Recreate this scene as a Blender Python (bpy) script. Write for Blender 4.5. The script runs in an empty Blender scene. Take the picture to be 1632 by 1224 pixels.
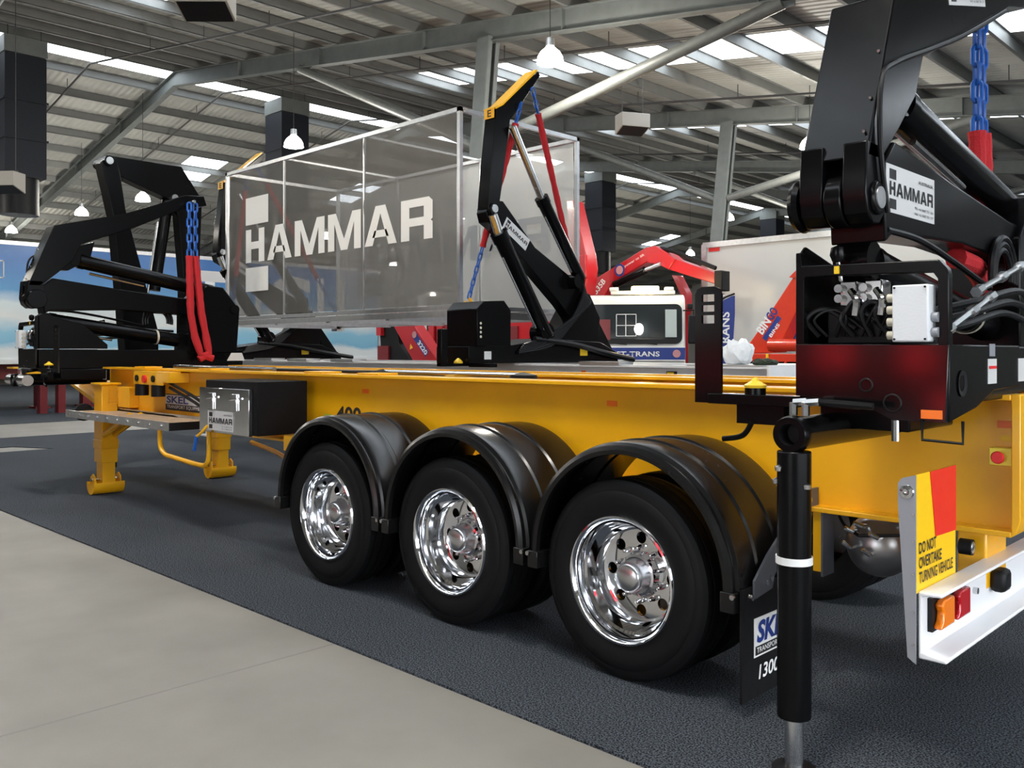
import bpy, bmesh, math, random
from mathutils import Vector, Matrix
random.seed(4)
PI = math.pi
sc = bpy.context.scene
col = sc.collection

# ---------------------------------------------------------------- camera, sky, exposure
cam_d = bpy.data.cameras.new('camera')
cam = bpy.data.objects.new('camera', cam_d); col.objects.link(cam)
cam.location = (0, 0, 1.62)
cam.rotation_euler = (PI/2, 0, math.atan2(1394, 1422))
cam_d.sensor_width = 36; cam_d.lens = 1422/1632*36
cam_d.shift_y = -52/1632; cam_d.clip_end = 300
sc.camera = cam

w = bpy.data.worlds.new('overcast_sky'); sc.world = w; w.use_nodes = True
bg = w.node_tree.nodes['Background']
bg.inputs['Color'].default_value = (0.90, 0.95, 1.0, 1); bg.inputs['Strength'].default_value = 5.5
vs = sc.view_settings
vs.view_transform = 'Standard'; vs.look = 'None'; vs.gamma = 1; vs.use_curve_mapping = False
vs.exposure = 0.50
LAMP_W = 420

# ---------------------------------------------------------------- materials
MATS = {}
def mat(name, colr, rough=.5, metal=0, coat=0, noise=0, nscale=20, bump=0, bscale=200, emit=None, spec=None, trans=0):
    if name in MATS: return MATS[name]
    m = bpy.data.materials.new(name); m.use_nodes = True; MATS[name] = m
    nt = m.node_tree; N = nt.nodes; b = N['Principled BSDF']
    b.inputs['Base Color'].default_value = (*colr, 1); b.inputs['Roughness'].default_value = rough
    b.inputs['Metallic'].default_value = metal; b.inputs['Coat Weight'].default_value = coat
    b.inputs['Coat Roughness'].default_value = .08
    if spec is not None: b.inputs['Specular IOR Level'].default_value = spec
    if trans: b.inputs['Transmission Weight'].default_value = trans
    if emit: b.inputs['Emission Color'].default_value = (*emit[:3], 1); b.inputs['Emission Strength'].default_value = emit[3]
    tc = N.new('ShaderNodeTexCoord')
    n = N.new('ShaderNodeTexNoise'); n.inputs['Scale'].default_value = nscale; n.inputs['Detail'].default_value = 5
    nt.links.new(tc.outputs['Object'], n.inputs['Vector'])
    if noise:
        r = N.new('ShaderNodeValToRGB')
        r.color_ramp.elements[0].position = .3; r.color_ramp.elements[1].position = .7
        r.color_ramp.elements[0].color = (*[c*(1-noise) for c in colr], 1)
        r.color_ramp.elements[1].color = (*[min(1, c*(1+noise)) for c in colr], 1)
        nt.links.new(n.outputs['Fac'], r.inputs['Fac']); nt.links.new(r.outputs['Color'], b.inputs['Base Color'])
    else:
        r = N.new('ShaderNodeMapRange'); r.inputs['To Min'].default_value = rough*.85; r.inputs['To Max'].default_value = min(1, rough*1.2)
        nt.links.new(n.outputs['Fac'], r.inputs['Value']); nt.links.new(r.outputs['Result'], b.inputs['Roughness'])
    if bump:
        n2 = N.new('ShaderNodeTexNoise'); n2.inputs['Scale'].default_value = bscale; n2.inputs['Detail'].default_value = 3
        nt.links.new(tc.outputs['Object'], n2.inputs['Vector'])
        bp = N.new('ShaderNodeBump'); bp.inputs['Strength'].default_value = bump; bp.inputs['Distance'].default_value = .01
        nt.links.new(n2.outputs['Fac'], bp.inputs['Height']); nt.links.new(bp.outputs['Normal'], b.inputs['Normal'])
    return m

YEL = mat('yellow_paint', (.86, .425, .006), .32, coat=.25, noise=.05, nscale=3)
YEL2 = mat('bright_yellow_paint', (.85, .55, .02), .4)
BLK = mat('black_gloss_paint', (.003, .003, .0035), .22, spec=.14)
BLKP = mat('black_panel_gloss', (.004, .0035, .004), .11, spec=.5)
BLKS = mat('black_satin', (.006, .006, .007), .5, spec=.25)
PLAST = mat('black_moulded_plastic', (.005, .005, .0055), .25, spec=.38)
BOXB = mat('black_grained_plastic', (.005, .0045, .005), .7, bump=.2, bscale=160, spec=.15)
RUB = mat('tyre_rubber', (.006, .006, .0065), .55, bump=.05, bscale=120, spec=.17)
RUB2 = mat('rubber_hose', (.005, .005, .006), .4, spec=.25)
CHR = mat('polished_alloy', (.86, .87, .90), .07, 1)
STEEL = mat('bright_steel', (.60, .61, .62), .25, 1)
ALU = mat('brushed_aluminium', (.62, .63, .64), .38, 1, noise=.08, nscale=12)
GREYP = mat('grey_metal_plate', (.30, .31, .34), .45, .3)
GREYD = mat('dark_grey_plate', (.09, .095, .11), .45, .3)
GALV = mat('galvanised_steel', (.145, .16, .155), .55, .2, noise=.10, nscale=5)
GALVT = mat('galvanised_tube', (.16, .168, .158), .45, .3, noise=.12, nscale=8)
PURL = mat('purlin_steel', (.165, .17, .163), .6, .1, noise=.08, nscale=3)
PIPE = mat('dark_pipe_paint', (.035, .033, .032), .6)
WHT = mat('white_paint', (.80, .80, .80), .35, noise=.03, nscale=4)
WHTB = mat('white_plastic_box', (.70, .72, .75), .45, bump=.08, bscale=120)
CREAM = mat('cream_plastic', (.55, .52, .42), .5)
REDP = mat('red_crane_paint', (.44, .010, .016), .3, coat=.2, noise=.05)
ORED = mat('orange_red_paint', (.62, .036, .010), .35, coat=.2, noise=.05)
REDD = mat('dark_red_machinery', (.16, .008, .012), .5)
REDF = mat('red_webbing', (.46, .012, .018), .85, bump=.6, bscale=90)
BLUC = mat('blue_chain_paint', (.012, .10, .42), .4)
DBLU = mat('blue_print', (.012, .035, .22), .5)
LBLU = mat('bright_blue_paint', (.01, .10, .45), .4)
NAVY = mat('navy_duct_paint', (.010, .013, .020), .6, noise=.1, spec=.3)
LBL = mat('label_white', (.62, .62, .62), .4)
DRK = mat('print_black', (.012, .012, .014), .6)
PWHT = mat('print_white', (.8, .8, .8), .6)
PRED = mat('print_red', (.70, .02, .02), .5)
FYEL = mat('reflective_yellow', (.92, .55, .0), .45)
FRED = mat('reflective_red', (.80, .025, .01), .4)
AMB = mat('amber_lens', (.95, .22, .005), .2, coat=.5)
RLENS = mat('red_lens', (.50, .004, .01), .15, coat=.5)
ORNG = mat('orange_reflector', (.90, .17, .01), .35)
PLY = mat('plywood_deck', (.40, .28, .18), .7, noise=.15, nscale=6)
SPK = mat('speaker_beige', (.30, .28, .25), .7)
GLASSD = mat('windscreen_glass', (.02, .025, .028), .06, coat=.6)
BULB = mat('lamp_glow', (1, 1, 1), .4, emit=(1, .95, .86, 45))
BEACON = mat('beacon_glow', (1, .7, .3), .4, emit=(1, .72, .38, 12))
HLAMP = mat('acrylic_lamp_shade', (.9, .9, .88), .3, emit=(1, .96, .88, 9))
BAG = mat('plastic_bag', (.7, .72, .74), .25, bump=.5, bscale=14)
GREEN = mat('dark_green_cloth', (.02, .03, .015), .9)

def concrete():
    m = mat('polished_concrete', (.225, .210, .185), .58, noise=.13, nscale=1.6, bump=.05, bscale=40)
    return m
CONC = concrete()
def carpet():
    m = bpy.data.materials.new('charcoal_carpet'); m.use_nodes = True
    nt = m.node_tree; N = nt.nodes; b = N['Principled BSDF']; b.inputs['Roughness'].default_value = .95
    b.inputs['Specular IOR Level'].default_value = .15
    tc = N.new('ShaderNodeTexCoord')
    n = N.new('ShaderNodeTexNoise'); n.inputs['Scale'].default_value = 120; n.inputs['Detail'].default_value = 4
    n3 = N.new('ShaderNodeTexNoise'); n3.inputs['Scale'].default_value = 1.2; n3.inputs['Detail'].default_value = 4
    r = N.new('ShaderNodeValToRGB'); r.color_ramp.elements[0].position = .42; r.color_ramp.elements[1].position = .60
    r.color_ramp.elements[0].color = (.007, .008, .010, 1); r.color_ramp.elements[1].color = (.118, .135, .160, 1)
    mx = N.new('ShaderNodeMix'); mx.data_type = 'RGBA'; mx.blend_type = 'MULTIPLY'; mx.inputs['Factor'].default_value = .35
    for t in (n, n3): nt.links.new(tc.outputs['Object'], t.inputs['Vector'])
    nt.links.new(n.outputs['Fac'], r.inputs['Fac']); nt.links.new(r.outputs['Color'], mx.inputs['A'])
    nt.links.new(n3.outputs['Fac'], mx.inputs['B']); nt.links.new(mx.outputs['Result'], b.inputs['Base Color'])
    bp = N.new('ShaderNodeBump'); bp.inputs['Strength'].default_value = .6; bp.inputs['Distance'].default_value = .01
    nt.links.new(n.outputs['Fac'], bp.inputs['Height']); nt.links.new(bp.outputs['Normal'], b.inputs['Normal'])
    return m
CARP = carpet()
def roof_mat():   # foil blanket held on a wire mesh
    m = mat('roof_blanket', (.35, .35, .32), .6, noise=.08, nscale=2)
    nt = m.node_tree; N = nt.nodes; b = N['Principled BSDF']
    tc = N.new('ShaderNodeTexCoord'); wv = N.new('ShaderNodeTexWave'); wv.bands_direction = 'Y'; wv.inputs['Scale'].default_value = 1.6
    wv.inputs['Distortion'].default_value = .6
    bp = N.new('ShaderNodeBump'); bp.inputs['Strength'].default_value = .5; bp.inputs['Distance'].default_value = .04
    nt.links.new(tc.outputs['Object'], wv.inputs['Vector']); nt.links.new(wv.outputs['Fac'], bp.inputs['Height'])
    nt.links.new(bp.outputs['Normal'], b.inputs['Normal'])
    return m
ROOF = roof_mat()
def translucent(name, c):
    m = bpy.data.materials.new(name); m.use_nodes = True; nt = m.node_tree; N = nt.nodes
    t = N.new('ShaderNodeBsdfTranslucent'); t.inputs['Color'].default_value = (*c, 1)
    tr = N.new('ShaderNodeBsdfTransparent'); tr.inputs['Color'].default_value = (.9, .95, 1, 1)
    mx = N.new('ShaderNodeMixShader'); mx.inputs['Fac'].default_value = .35
    nt.links.new(t.outputs[0], mx.inputs[1]); nt.links.new(tr.outputs[0], mx.inputs[2])
    nt.links.new(mx.outputs[0], N['Material Output'].inputs['Surface'])
    return m
SKYL = translucent('translucent_sheet', (.9, .93, .95))
def mesh_mat(name, c, op):
    m = bpy.data.materials.new(name); m.use_nodes = True; nt = m.node_tree; N = nt.nodes
    d = N['Principled BSDF']; d.inputs['Base Color'].default_value = (*c, 1); d.inputs['Roughness'].default_value = .7
    d.inputs['Transmission Weight'].default_value = 0
    tl = N.new('ShaderNodeBsdfTranslucent'); tl.inputs['Color'].default_value = (*c, 1)
    m1 = N.new('ShaderNodeMixShader'); m1.inputs['Fac'].default_value = .35
    tr = N.new('ShaderNodeBsdfTransparent')
    mx = N.new('ShaderNodeMixShader')
    tc = N.new('ShaderNodeTexCoord'); n = N.new('ShaderNodeTexNoise'); n.inputs['Scale'].default_value = 1.5
    mr = N.new('ShaderNodeMapRange'); mr.inputs['To Min'].default_value = op-.08; mr.inputs['To Max'].default_value = op+.08
    nt.links.new(tc.outputs['Object'], n.inputs['Vector']); nt.links.new(n.outputs['Fac'], mr.inputs['Value'])
    nt.links.new(mr.outputs['Result'], mx.inputs['Fac'])
    nt.links.new(d.outputs[0], m1.inputs[1]); nt.links.new(tl.outputs[0], m1.inputs[2])
    nt.links.new(tr.outputs[0], mx.inputs[1]); nt.links.new(m1.outputs[0], mx.inputs[2])
    nt.links.new(mx.outputs[0], N['Material Output'].inputs['Surface'])
    return m
MESHG = mesh_mat('grey_mesh_screen', (.125, .12, .11), .76)
MESHW = mesh_mat('pale_mesh_screen', (.60, .60, .58), .66)
def skyprint():   # printed blue sky with white clouds
    m = bpy.data.materials.new('printed_sky_vinyl'); m.use_nodes = True; nt = m.node_tree; N = nt.nodes
    b = N['Principled BSDF']; b.inputs['Roughness'].default_value = .3
    tc = N.new('ShaderNodeTexCoord'); mp = N.new('ShaderNodeMapping'); mp.inputs['Scale'].default_value = (.3, .3, .8)
    n = N.new('ShaderNodeTexNoise'); n.inputs['Scale'].default_value = 1.4; n.inputs['Detail'].default_value = 7
    sx = N.new('ShaderNodeSeparateXYZ'); mr = N.new('ShaderNodeMapRange')
    mr.inputs['From Min'].default_value = 1.3; mr.inputs['From Max'].default_value = 4.2
    r1 = N.new('ShaderNodeValToRGB'); e = r1.color_ramp.elements
    e[0].position = 0; e[0].color = (.80, .84, .85, 1); e[1].position = 1; e[1].color = (.05, .20, .55, 1)
    for p, c in ((.12, (.80, .84, .85, 1)), (.17, (.25, .55, .75, 1)), (.28, (.30, .60, .78, 1)), (.40, (.80, .84, .84, 1)), (.54, (.72, .82, .85, 1)), (.66, (.12, .36, .66, 1))):
        q = r1.color_ramp.elements.new(p); q.color = c
    ad = N.new('ShaderNodeMath'); ad.operation = 'MULTIPLY_ADD'; ad.inputs[1].default_value = .35; 
    sb = N.new('ShaderNodeMath'); sb.operation = 'SUBTRACT'; sb.inputs[1].default_value = .175
    nt.links.new(tc.outputs['Object'], mp.inputs['Vector']); nt.links.new(mp.outputs['Vector'], n.inputs['Vector'])
    nt.links.new(tc.outputs['Object'], sx.inputs['Vector']); nt.links.new(sx.outputs['Z'], mr.inputs['Value'])
    nt.links.new(n.outputs['Fac'], ad.inputs[0]); nt.links.new(mr.outputs['Result'], ad.inputs[2])
    nt.links.new(ad.outputs[0], sb.inputs[0]); nt.links.new(sb.outputs[0], r1.inputs['Fac'])
    nt.links.new(r1.outputs['Color'], b.inputs['Base Color'])
    return m
SKYP = skyprint()

# ---------------------------------------------------------------- mesh builder
class MB:
    def __init__(s): s.bm = bmesh.new()
    def face(s, pts):
        return s.bm.faces.new([s.bm.verts.new(p) for p in pts])
    def box(s, a, b):
        x0, x1 = sorted((a[0], b[0])); y0, y1 = sorted((a[1], b[1])); z0, z1 = sorted((a[2], b[2]))
        v = [s.bm.verts.new(p) for p in ((x0,y0,z0),(x1,y0,z0),(x1,y1,z0),(x0,y1,z0),(x0,y0,z1),(x1,y0,z1),(x1,y1,z1),(x0,y1,z1))]
        for f in ((3,2,1,0),(4,5,6,7),(0,1,5,4),(1,2,6,5),(2,3,7,6),(3,0,4,7)): s.bm.faces.new([v[i] for i in f])
        return s
    def prism(s, poly, axis, c0, c1):
        def P(p, c): return (c, p[0], p[1]) if axis == 'x' else (p[0], c, p[1]) if axis == 'y' else (p[0], p[1], c)
        n = len(poly)
        a = [s.bm.verts.new(P(p, c0)) for p in poly]; b = [s.bm.verts.new(P(p, c1)) for p in poly]
        s.bm.faces.new(a); s.bm.faces.new(b[::-1])
        for i in range(n): s.bm.faces.new((a[i], b[i], b[(i+1) % n], a[(i+1) % n]))
        return s
    def tube(s, pts, r, n=12, cap=True, closed=False):
        pts = [Vector(p) for p in pts]; rings = []; m = len(pts)
        rr = r if isinstance(r, (list, tuple)) else [r]*m
        up = None
        for i, p in enumerate(pts):
            if closed: d = pts[(i+1) % m]-pts[i-1]
            else: d = pts[min(i+1, m-1)]-pts[max(i-1, 0)]
            d.normalize()
            if up is None: up = Vector((0,0,1)) if abs(d.z) < .9 else Vector((1,0,0))
            e = d.cross(up)
            if e.length < 1e-4: e = d.cross(Vector((0,1,0)))
            e.normalize(); up = e.cross(d)
            rings.append([s.bm.verts.new(p + e*math.cos(t)*rr[i] + up*math.sin(t)*rr[i]) for t in [2*PI*k/n for k in range(n)]])
        for i in range(m if closed else m-1):
            A, B = rings[i], rings[(i+1) % m]
            for k in range(n): s.bm.faces.new((A[k], A[(k+1) % n], B[(k+1) % n], B[k]))
        if cap and not closed:
            s.bm.faces.new(rings[0][::-1]); s.bm.faces.new(rings[-1])
        return s
    def cyl(s, a, b, r, n=20): return s.tube([a, b], r, n)
    def lathe(s, prof, c, axis='y', n=48, a0=0, a1=None):
        # prof: (offset along axis, radius)
        full = a1 is None; a1 = 2*PI if full else a1
        cnt = n if full else n+1; rings = []
        for k in range(cnt):
            t = a0+(a1-a0)*k/n; ring = []
            for o, r in prof:
                u, v = r*math.cos(t), r*math.sin(t)
                p = (c[0]+u, c[1]+o, c[2]+v) if axis == 'y' else (c[0]+u, c[1]+v, c[2]+o) if axis == 'z' else (c[0]+o, c[1]+u, c[2]+v)
                ring.append(s.bm.verts.new(p))
            rings.append(ring)
        for k in range(n):
            A, B = rings[k], rings[(k+1) % cnt]
            for i in range(len(prof)-1): s.bm.faces.new((A[i], A[i+1], B[i+1], B[i]))
        return s
    def build(s, name, m, parent=None, root=None, bev=0, smooth=True, label=None, seg=2):
        bmesh.ops.remove_doubles(s.bm, verts=s.bm.verts, dist=1e-5)
        bmesh.ops.recalc_face_normals(s.bm, faces=s.bm.faces)
        o = None
        if parent is not None:
            r = parent
            while r.parent: r = r.parent
            o = r.location
        if o is not None: bmesh.ops.translate(s.bm, verts=s.bm.verts, vec=-Vector(o))
        me = bpy.data.meshes.new(name); s.bm.to_mesh(me); s.bm.free()
        for mm in (m if isinstance(m, (list, tuple)) else [m]): me.materials.append(mm)
        if smooth:
            me.shade_smooth(); me.set_sharp_from_angle(angle=math.radians(32))
        ob = bpy.data.objects.new(name, me); col.objects.link(ob)
        if parent is not None: ob.parent = parent
        if bev:
            bv = ob.modifiers.new('bevel', 'BEVEL'); bv.width = bev; bv.segments = seg; bv.limit_method = 'ANGLE'; bv.angle_limit = .6
        if label: ob['label'] = label
        return ob
def tag(o, label, cat, group=None):
    o['label'] = label; o['category'] = cat
    if group: o['group'] = group
    return o
def thing(name, loc, label, cat, group=None):
    o = bpy.data.objects.new(name, None); col.objects.link(o); o.location = loc; o.empty_display_size = .1
    return tag(o, label, cat, group)
def struct(o): o['kind'] = 'structure'; return o
def shared(name, me, parent, mtx, label=None):
    o = bpy.data.objects.new(name, me); col.objects.link(o); o.parent = parent
    r = parent
    while r.parent: r = r.parent
    o.matrix_local = Matrix.Translation(-Vector(r.location)) @ mtx
    return o
def frame(o, r, u):
    o = Vector(o); r = Vector(r).normalized(); u = Vector(u).normalized(); n = r.cross(u)
    return o, r, u, n
def text(body, o, r, u, w, h, m, parent, bold=0.0, off=.002, name='lettering', shear=0, depth=0):
    c = bpy.data.curves.new('t', 'FONT'); c.body = body; c.size = 1; c.offset = bold; c.shear = shear; c.resolution_u = 3
    t = bpy.data.objects.new('t', c); col.objects.link(t)
    me = bpy.data.meshes.new_from_object(t.evaluated_get(bpy.context.evaluated_depsgraph_get()))
    col.objects.unlink(t); bpy.data.objects.remove(t)
    xs = [v.co.x for v in me.vertices]; ys = [v.co.y for v in me.vertices]
    x0, x1, y0, y1 = min(xs), max(xs), min(ys), max(ys)
    o, r, u, n = frame(o, r, u)
    q = parent
    while q.parent: q = q.parent
    for v in me.vertices:
        p = o + r*((v.co.x-x0)/(x1-x0)*w) + u*((v.co.y-y0)/(y1-y0)*h) + n*off
        v.co = p - Vector(q.location)
    me.materials.clear(); me.materials.append(m)
    ob = bpy.data.objects.new(name, me); col.objects.link(ob); ob.parent = parent
    return ob
def plate(name, o, r, u, w, h, m, parent, off=.001, th=.002, label=None):
    o, r, u, n = frame(o, r, u); b = MB()
    P = [o+n*off, o+r*w+n*off, o+r*w+u*h+n*off, o+u*h+n*off]
    Q = [p+n*th for p in P]
    v = [b.bm.verts.new(p) for p in P+Q]
    for f in ((3,2,1,0),(4,5,6,7),(0,1,5,4),(1,2,6,5),(2,3,7,6),(3,0,4,7)): b.bm.faces.new([v[i] for i in f])
    return b.build(name, m, parent, smooth=False, label=label)
def hammar_sign(o, r, u, w, h, parent, small=True, label='white name plate with dark lettering'):
    p = plate('name_plate', o, r, u, w, h, LBL, parent, label=label)
    o, r, u, n = frame(o, r, u)
    q = lambda a, b: o + r*(a*w) + u*(b*h)
    for b0 in (.70, .08): plate('logo_block', q(.06, b0), r, u, w*.13, h*.21, DRK, p, off=.003, th=.001)
    glyphs('HAMMAR', q(.06, .36), r, u, w*.90, h*.29, DRK, p, off=.0045)
    if small:
        text('AUSTRALIA', q(.64, .78), r, u, w*.32, h*.075, DRK, p, bold=.01, off=.0045)
        text('TEL +61 8487 701 100', q(.56, .20), r, u, w*.40, h*.06, DRK, p, off=.0045)
        text('FAX +61 8487 701 177', q(.56, .08), r, u, w*.40, h*.06, DRK, p, off=.0045)
    return p
def glyphs(word, o, r, u, w, h, m, parent, off=.002, name='lettering'):
    # heavy block capitals built from strokes
    o, r, u, n = frame(o, r, u); bm_ = MB(); adv = {'H': .80, 'A': .98, 'M': 1.10, 'R': .88}
    tot = sum(adv[c] for c in word)+.12*(len(word)-1); x = 0; S = .24
    def quad(pts): bm_.face([o + r*((x+p[0])/tot*w) + u*(p[1]*h) + n*off for p in pts])
    for c in word:
        a = adv[c]
        if c == 'H': quad([(0,0),(S,0),(S,1),(0,1)]); quad([(a-S,0),(a,0),(a,1),(a-S,1)]); quad([(S,.40),(a-S,.40),(a-S,.62),(S,.62)])
        if c == 'A':
            m2 = a/2
            quad([(0,0),(S*1.05,0),(m2,.80),(m2,1),(m2-.15,1)]); quad([(a,0),(m2+.15,1),(m2,1),(m2,.80),(a-S*1.05,0)][::1]); quad([(.24,.20),(a-.24,.20),(a-.31,.38),(.31,.38)])
        if c == 'M':
            m2 = a/2
            quad([(0,0),(S*.92,0),(S*.92,.72),(S*1.15,1),(0,1)]); quad([(a-S*.92,0),(a,0),(a,1),(a-S*1.15,1),(a-S*.92,.72)])
            quad([(S*.92,.72),(m2-.11,0),(m2,0),(m2,.30),(S*1.15,1)]); quad([(a-S*.92,.72),(a-S*1.15,1),(m2,.30),(m2,0),(m2+.11,0)])
        if c == 'R':
            quad([(0,0),(S,0),(S,1),(0,1)]); quad([(S,.80),(a-.10,.80),(a-.10,1),(S,1)]); quad([(S,.34),(a-.08,.34),(a-.08,.54),(S,.54)])
            quad([(a-S,.54),(a,.54),(a,.90),(a-.10,1),(a-.10,.80),(a-S,.80)]); quad([(a-S,0),(a,0),(a,.34),(a-S,.34)]); quad([(a-.08,.34),(a,.34),(a,.40),(a-.05,.44),(a,.48),(a,.54),(a-.08,.54)])
        x += a+.12
    q = parent
    return bm_.build(name, m, parent, smooth=False)
LINK = {}
def link_mesh(pitch, m):
    k = (round(pitch, 3), m.name)
    if k in LINK: return LINK[k]
    L = pitch*.5; wd = pitch*.26; r = pitch*.135; pts = []
    for i in range(7): t = -PI/2+PI*i/6; pts.append((wd*math.sin(t), 0, L-wd*.55+wd*math.cos(t)))
    for i in range(7): t = PI/2+PI*i/6; pts.append((wd*math.sin(t), 0, -L+wd*.55+wd*math.cos(t)))
    b = MB(); b.tube(pts, r, 6, closed=True)
    o = b.build('chain_link', m); me = o.data; bpy.data.objects.remove(o); LINK[k] = me
    return me
def chain(a, b, pitch, m, parent):
    a = Vector(a); b = Vector(b); d = b-a; n = max(1, round(d.length/pitch)); me = link_mesh(pitch, m)
    q = d.to_track_quat('Z', 'X').to_matrix().to_4x4()
    for i in range(n):
        shared('chain_link', me, parent, Matrix.Translation(a+d*((i+.5)/n)) @ q @ Matrix.Rotation(PI/4+PI/2*(i % 2), 4, 'Z'))
def sleeve(pts, r, parent, label=None):
    P = [Vector(p) for p in pts]; out = []; rr = []
    for i in range(len(P)-1):
        k = max(2, int((P[i+1]-P[i]).length/.06))
        for j in range(k): out.append(P[i].lerp(P[i+1], j/k)); rr.append(r*(1+random.uniform(-.10, .10)))
    out.append(P[-1]); rr.append(r)
    return MB().tube(out, rr, 10).build('sling_sleeve', REDF, parent)
def smooth_path(pts, n=6):
    P = [Vector(p) for p in pts]; out = []
    for i in range(len(P)-1):
        p0 = P[max(i-1, 0)]; p1 = P[i]; p2 = P[i+1]; p3 = P[min(i+2, len(P)-1)]
        for j in range(n):
            t = j/n
            out.append(.5*((2*p1)+(p2-p0)*t+(2*p0-5*p1+4*p2-p3)*t*t+(3*p1-p0-3*p2+p3)*t**3))
    out.append(P[-1]); return out

# ---------------------------------------------------------------- the shed
XR, ZR, SR, SL = -26.0, 10.25, .145, .20
def zroof(x): return ZR-SR*(x-XR) if x > XR else ZR+SL*(x-XR)
X0, X1, YA, YB = -62.0, 9.0, -14.0, 64.0
floor = struct(MB().box((X0, -40, -.2), (X1+15, YB, -.012)).build('floor', CONC, smooth=False))
# saw cuts between the slabs
jm = mat('saw_cut_joint', (.20, .19, .175), .9)
jb = MB()
jb.box((X0, .93, -.013), (X1, .945, -.0115))
for x in (-17.4, -10.8, -4.2, 2.4): jb.box((x, -40, -.013), (x+.014, 2.86, -.0115))
jb.build('slab_joint', jm, floor, smooth=False)
cp = MB(); cp.prism([(6, 2.86), (6, 13), (-18.5, 13), (-18.5, 2.86), (-16.7, 2.86), (-16.7, 4.9), (-15.9, 5.3), (-15.9, 2.86)], 'z', -.012, 0); struct(cp.build('floor_carpet', CARP, smooth=False))
cp = MB(); cp.box((-48, 2.86, -.012), (-22.0, 30, 0)); struct(cp.build('floor_carpet', CARP, smooth=False))
cp = MB(); cp.box((-15.5, 13.8, -.012), (6, 40, 0)); struct(cp.build('floor_carpet', CARP, smooth=False))

sky_y = [(7.5, 8.55), (15.6, 17.1), (23.3, 24.5), (31.4, 32.5), (39.3, 40.4), (47.2, 48.3), (55.2, 56.3), (0.0, 1.1)]
sky_y.sort()
ceil = None
cb = MB()
def slope_quad(b, xa, xb, ya, yb, dz=0):
    b.face([(xa, ya, zroof(xa)+dz), (xb, ya, zroof(xb)+dz), (xb, yb, zroof(xb)+dz), (xa, yb, zroof(xa)+dz)])
ys = [YA]
for a, b_ in sky_y: ys += [a, b_]
ys.append(YB)
SKX = [(-34.6, -32.0), (-19.9, X1-2)]
RID = (-26.95, -26.05)
xs = [X0, -34.6, -32.0, RID[0], RID[1], XR, -19.9, X1-2, X1]
skyl = []
for i in range(len(xs)-1):
    for j in range(len(ys)-1):
        xa, xb, ya, yb = xs[i], xs[i+1], ys[j], ys[j+1]
        strip = j % 2 == 1 and any(a-1e-6 <= xa and xb <= b_+1e-6 for a, b_ in SKX)
        rid = abs(xa-RID[0]) < 1e-6
        if strip or rid: skyl.append((xa, xb, ya, yb))
        else: slope_quad(cb, xa, xb, ya, yb)
ceil = struct(cb.build('ceiling', ROOF, smooth=False))
for q in skyl:
    b = MB(); slope_quad(b, *q, dz=.02); b.build('skylight_sheet', SKYL, ceil, smooth=False)
# purlins: one mesh, placed along the slope
pb = MB(); pb.box((-.012, YA, -.22), (.012, YB, 0)); pb.box((-.05, YA, -.225), (.012, YB, -.205)); pb.box((-.012, YA, -.012), (.05, YB, -.002))
po = pb.build('purlin', PURL, ceil); pme = po.data; bpy.data.objects.remove(po)
x = X0+.5
while x < X1:
    shared('purlin', pme, ceil, Matrix.Translation((x, 0, zroof(x)-.01))); x += 1.42
# rafters
RY = [3.25, 12.1, 21.0, 29.9, 38.8, 47.7, 56.6]
def rafter(y, xa, xb):
    b = MB(); P = []
    for x_ in (xa, xb): P.append((x_, zroof(x_)-.235))
    d = .42
    b.prism([(P[0][0], P[0][1]), (P[1][0], P[1][1]), (P[1][0], P[1][1]-d), (P[0][0], P[0][1]-d)], 'y', y-.006, y+.006)
    for dz in (0, -d+.014):
        b.prism([(P[0][0], P[0][1]+dz), (P[1][0], P[1][1]+dz), (P[1][0], P[1][1]+dz-.014), (P[0][0], P[0][1]+dz-.014)], 'y', y-.10, y+.10)
    # fly braces and web stiffeners
    n = 9
    for i in range(1, n):
        x_ = xa+(xb-xa)*i/n; z_ = zroof(x_)-.235
        b.box((x_-.01, y-.09, z_-d+.01), (x_+.01, y+.09, z_))
    b.build('rafter', GALV, ceil, smooth=False)
for y in RY: rafter(y, XR, X1-.2); rafter(y, X0+.2, XR)
# sprinkler pipes hung below the purlins
for y in (9.6, 13.6, 18.4, 26.2, 34.5):
    b = MB()
    for xa, xb in ((X0+2, XR), (XR, X1-1)): b.tube([(xa, y, zroof(xa)-.55), (xb, y, zroof(xb)-.55)], .028, 8)
    x_ = X0+3
    while x_ < X1-1:
        b.tube([(x_, y, zroof(x_)-.55), (x_, y, zroof(x_)-.24)], .010, 6); x_ += 2.84
    b.build('sprinkler_pipe', PIPE, ceil)
# walls
wm = mat('wall_cladding', (.42, .42, .40), .6, noise=.06, nscale=1)
b = MB(); b.prism([(X0, -.012), (X1, -.012), (X1, zroof(X1)), (XR, ZR), (X0, zroof(X0))], 'y', YB, YB+.15); struct(b.build('wall_back', wm, smooth=False))
struct(MB().box((X0-.15, YA, -.012), (X0, YB, zroof(X0))).build('wall_left', wm, smooth=False))
# side wall with an open roller door, and the wall behind the photographer with a second one
b = MB(); zt = zroof(X1)
b.box((X1, YA, -.012), (X1+.15, -6, zt)); b.box((X1, 9, -.012), (X1+.15, YB, zt)); b.box((X1, -6, 4.3), (X1+.15, 9, zt))
struct(b.build('wall_right', wm, smooth=False))
b = MB()
b.prism([(X0, -.012), (-9, -.012), (-9, zroof(-9)), (XR, ZR), (X0, zroof(X0))], 'y', YA-.15, YA)
b.prism([(-9, 4.3), (2, 4.3), (2, zroof(2)), (-9, zroof(-9))], 'y', YA-.15, YA)
b.prism([(2, -.012), (X1, -.012), (X1, zroof(X1)), (2, zroof(2))], 'y', YA-.15, YA)
struct(b.build('wall_front', wm, smooth=False))

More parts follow.
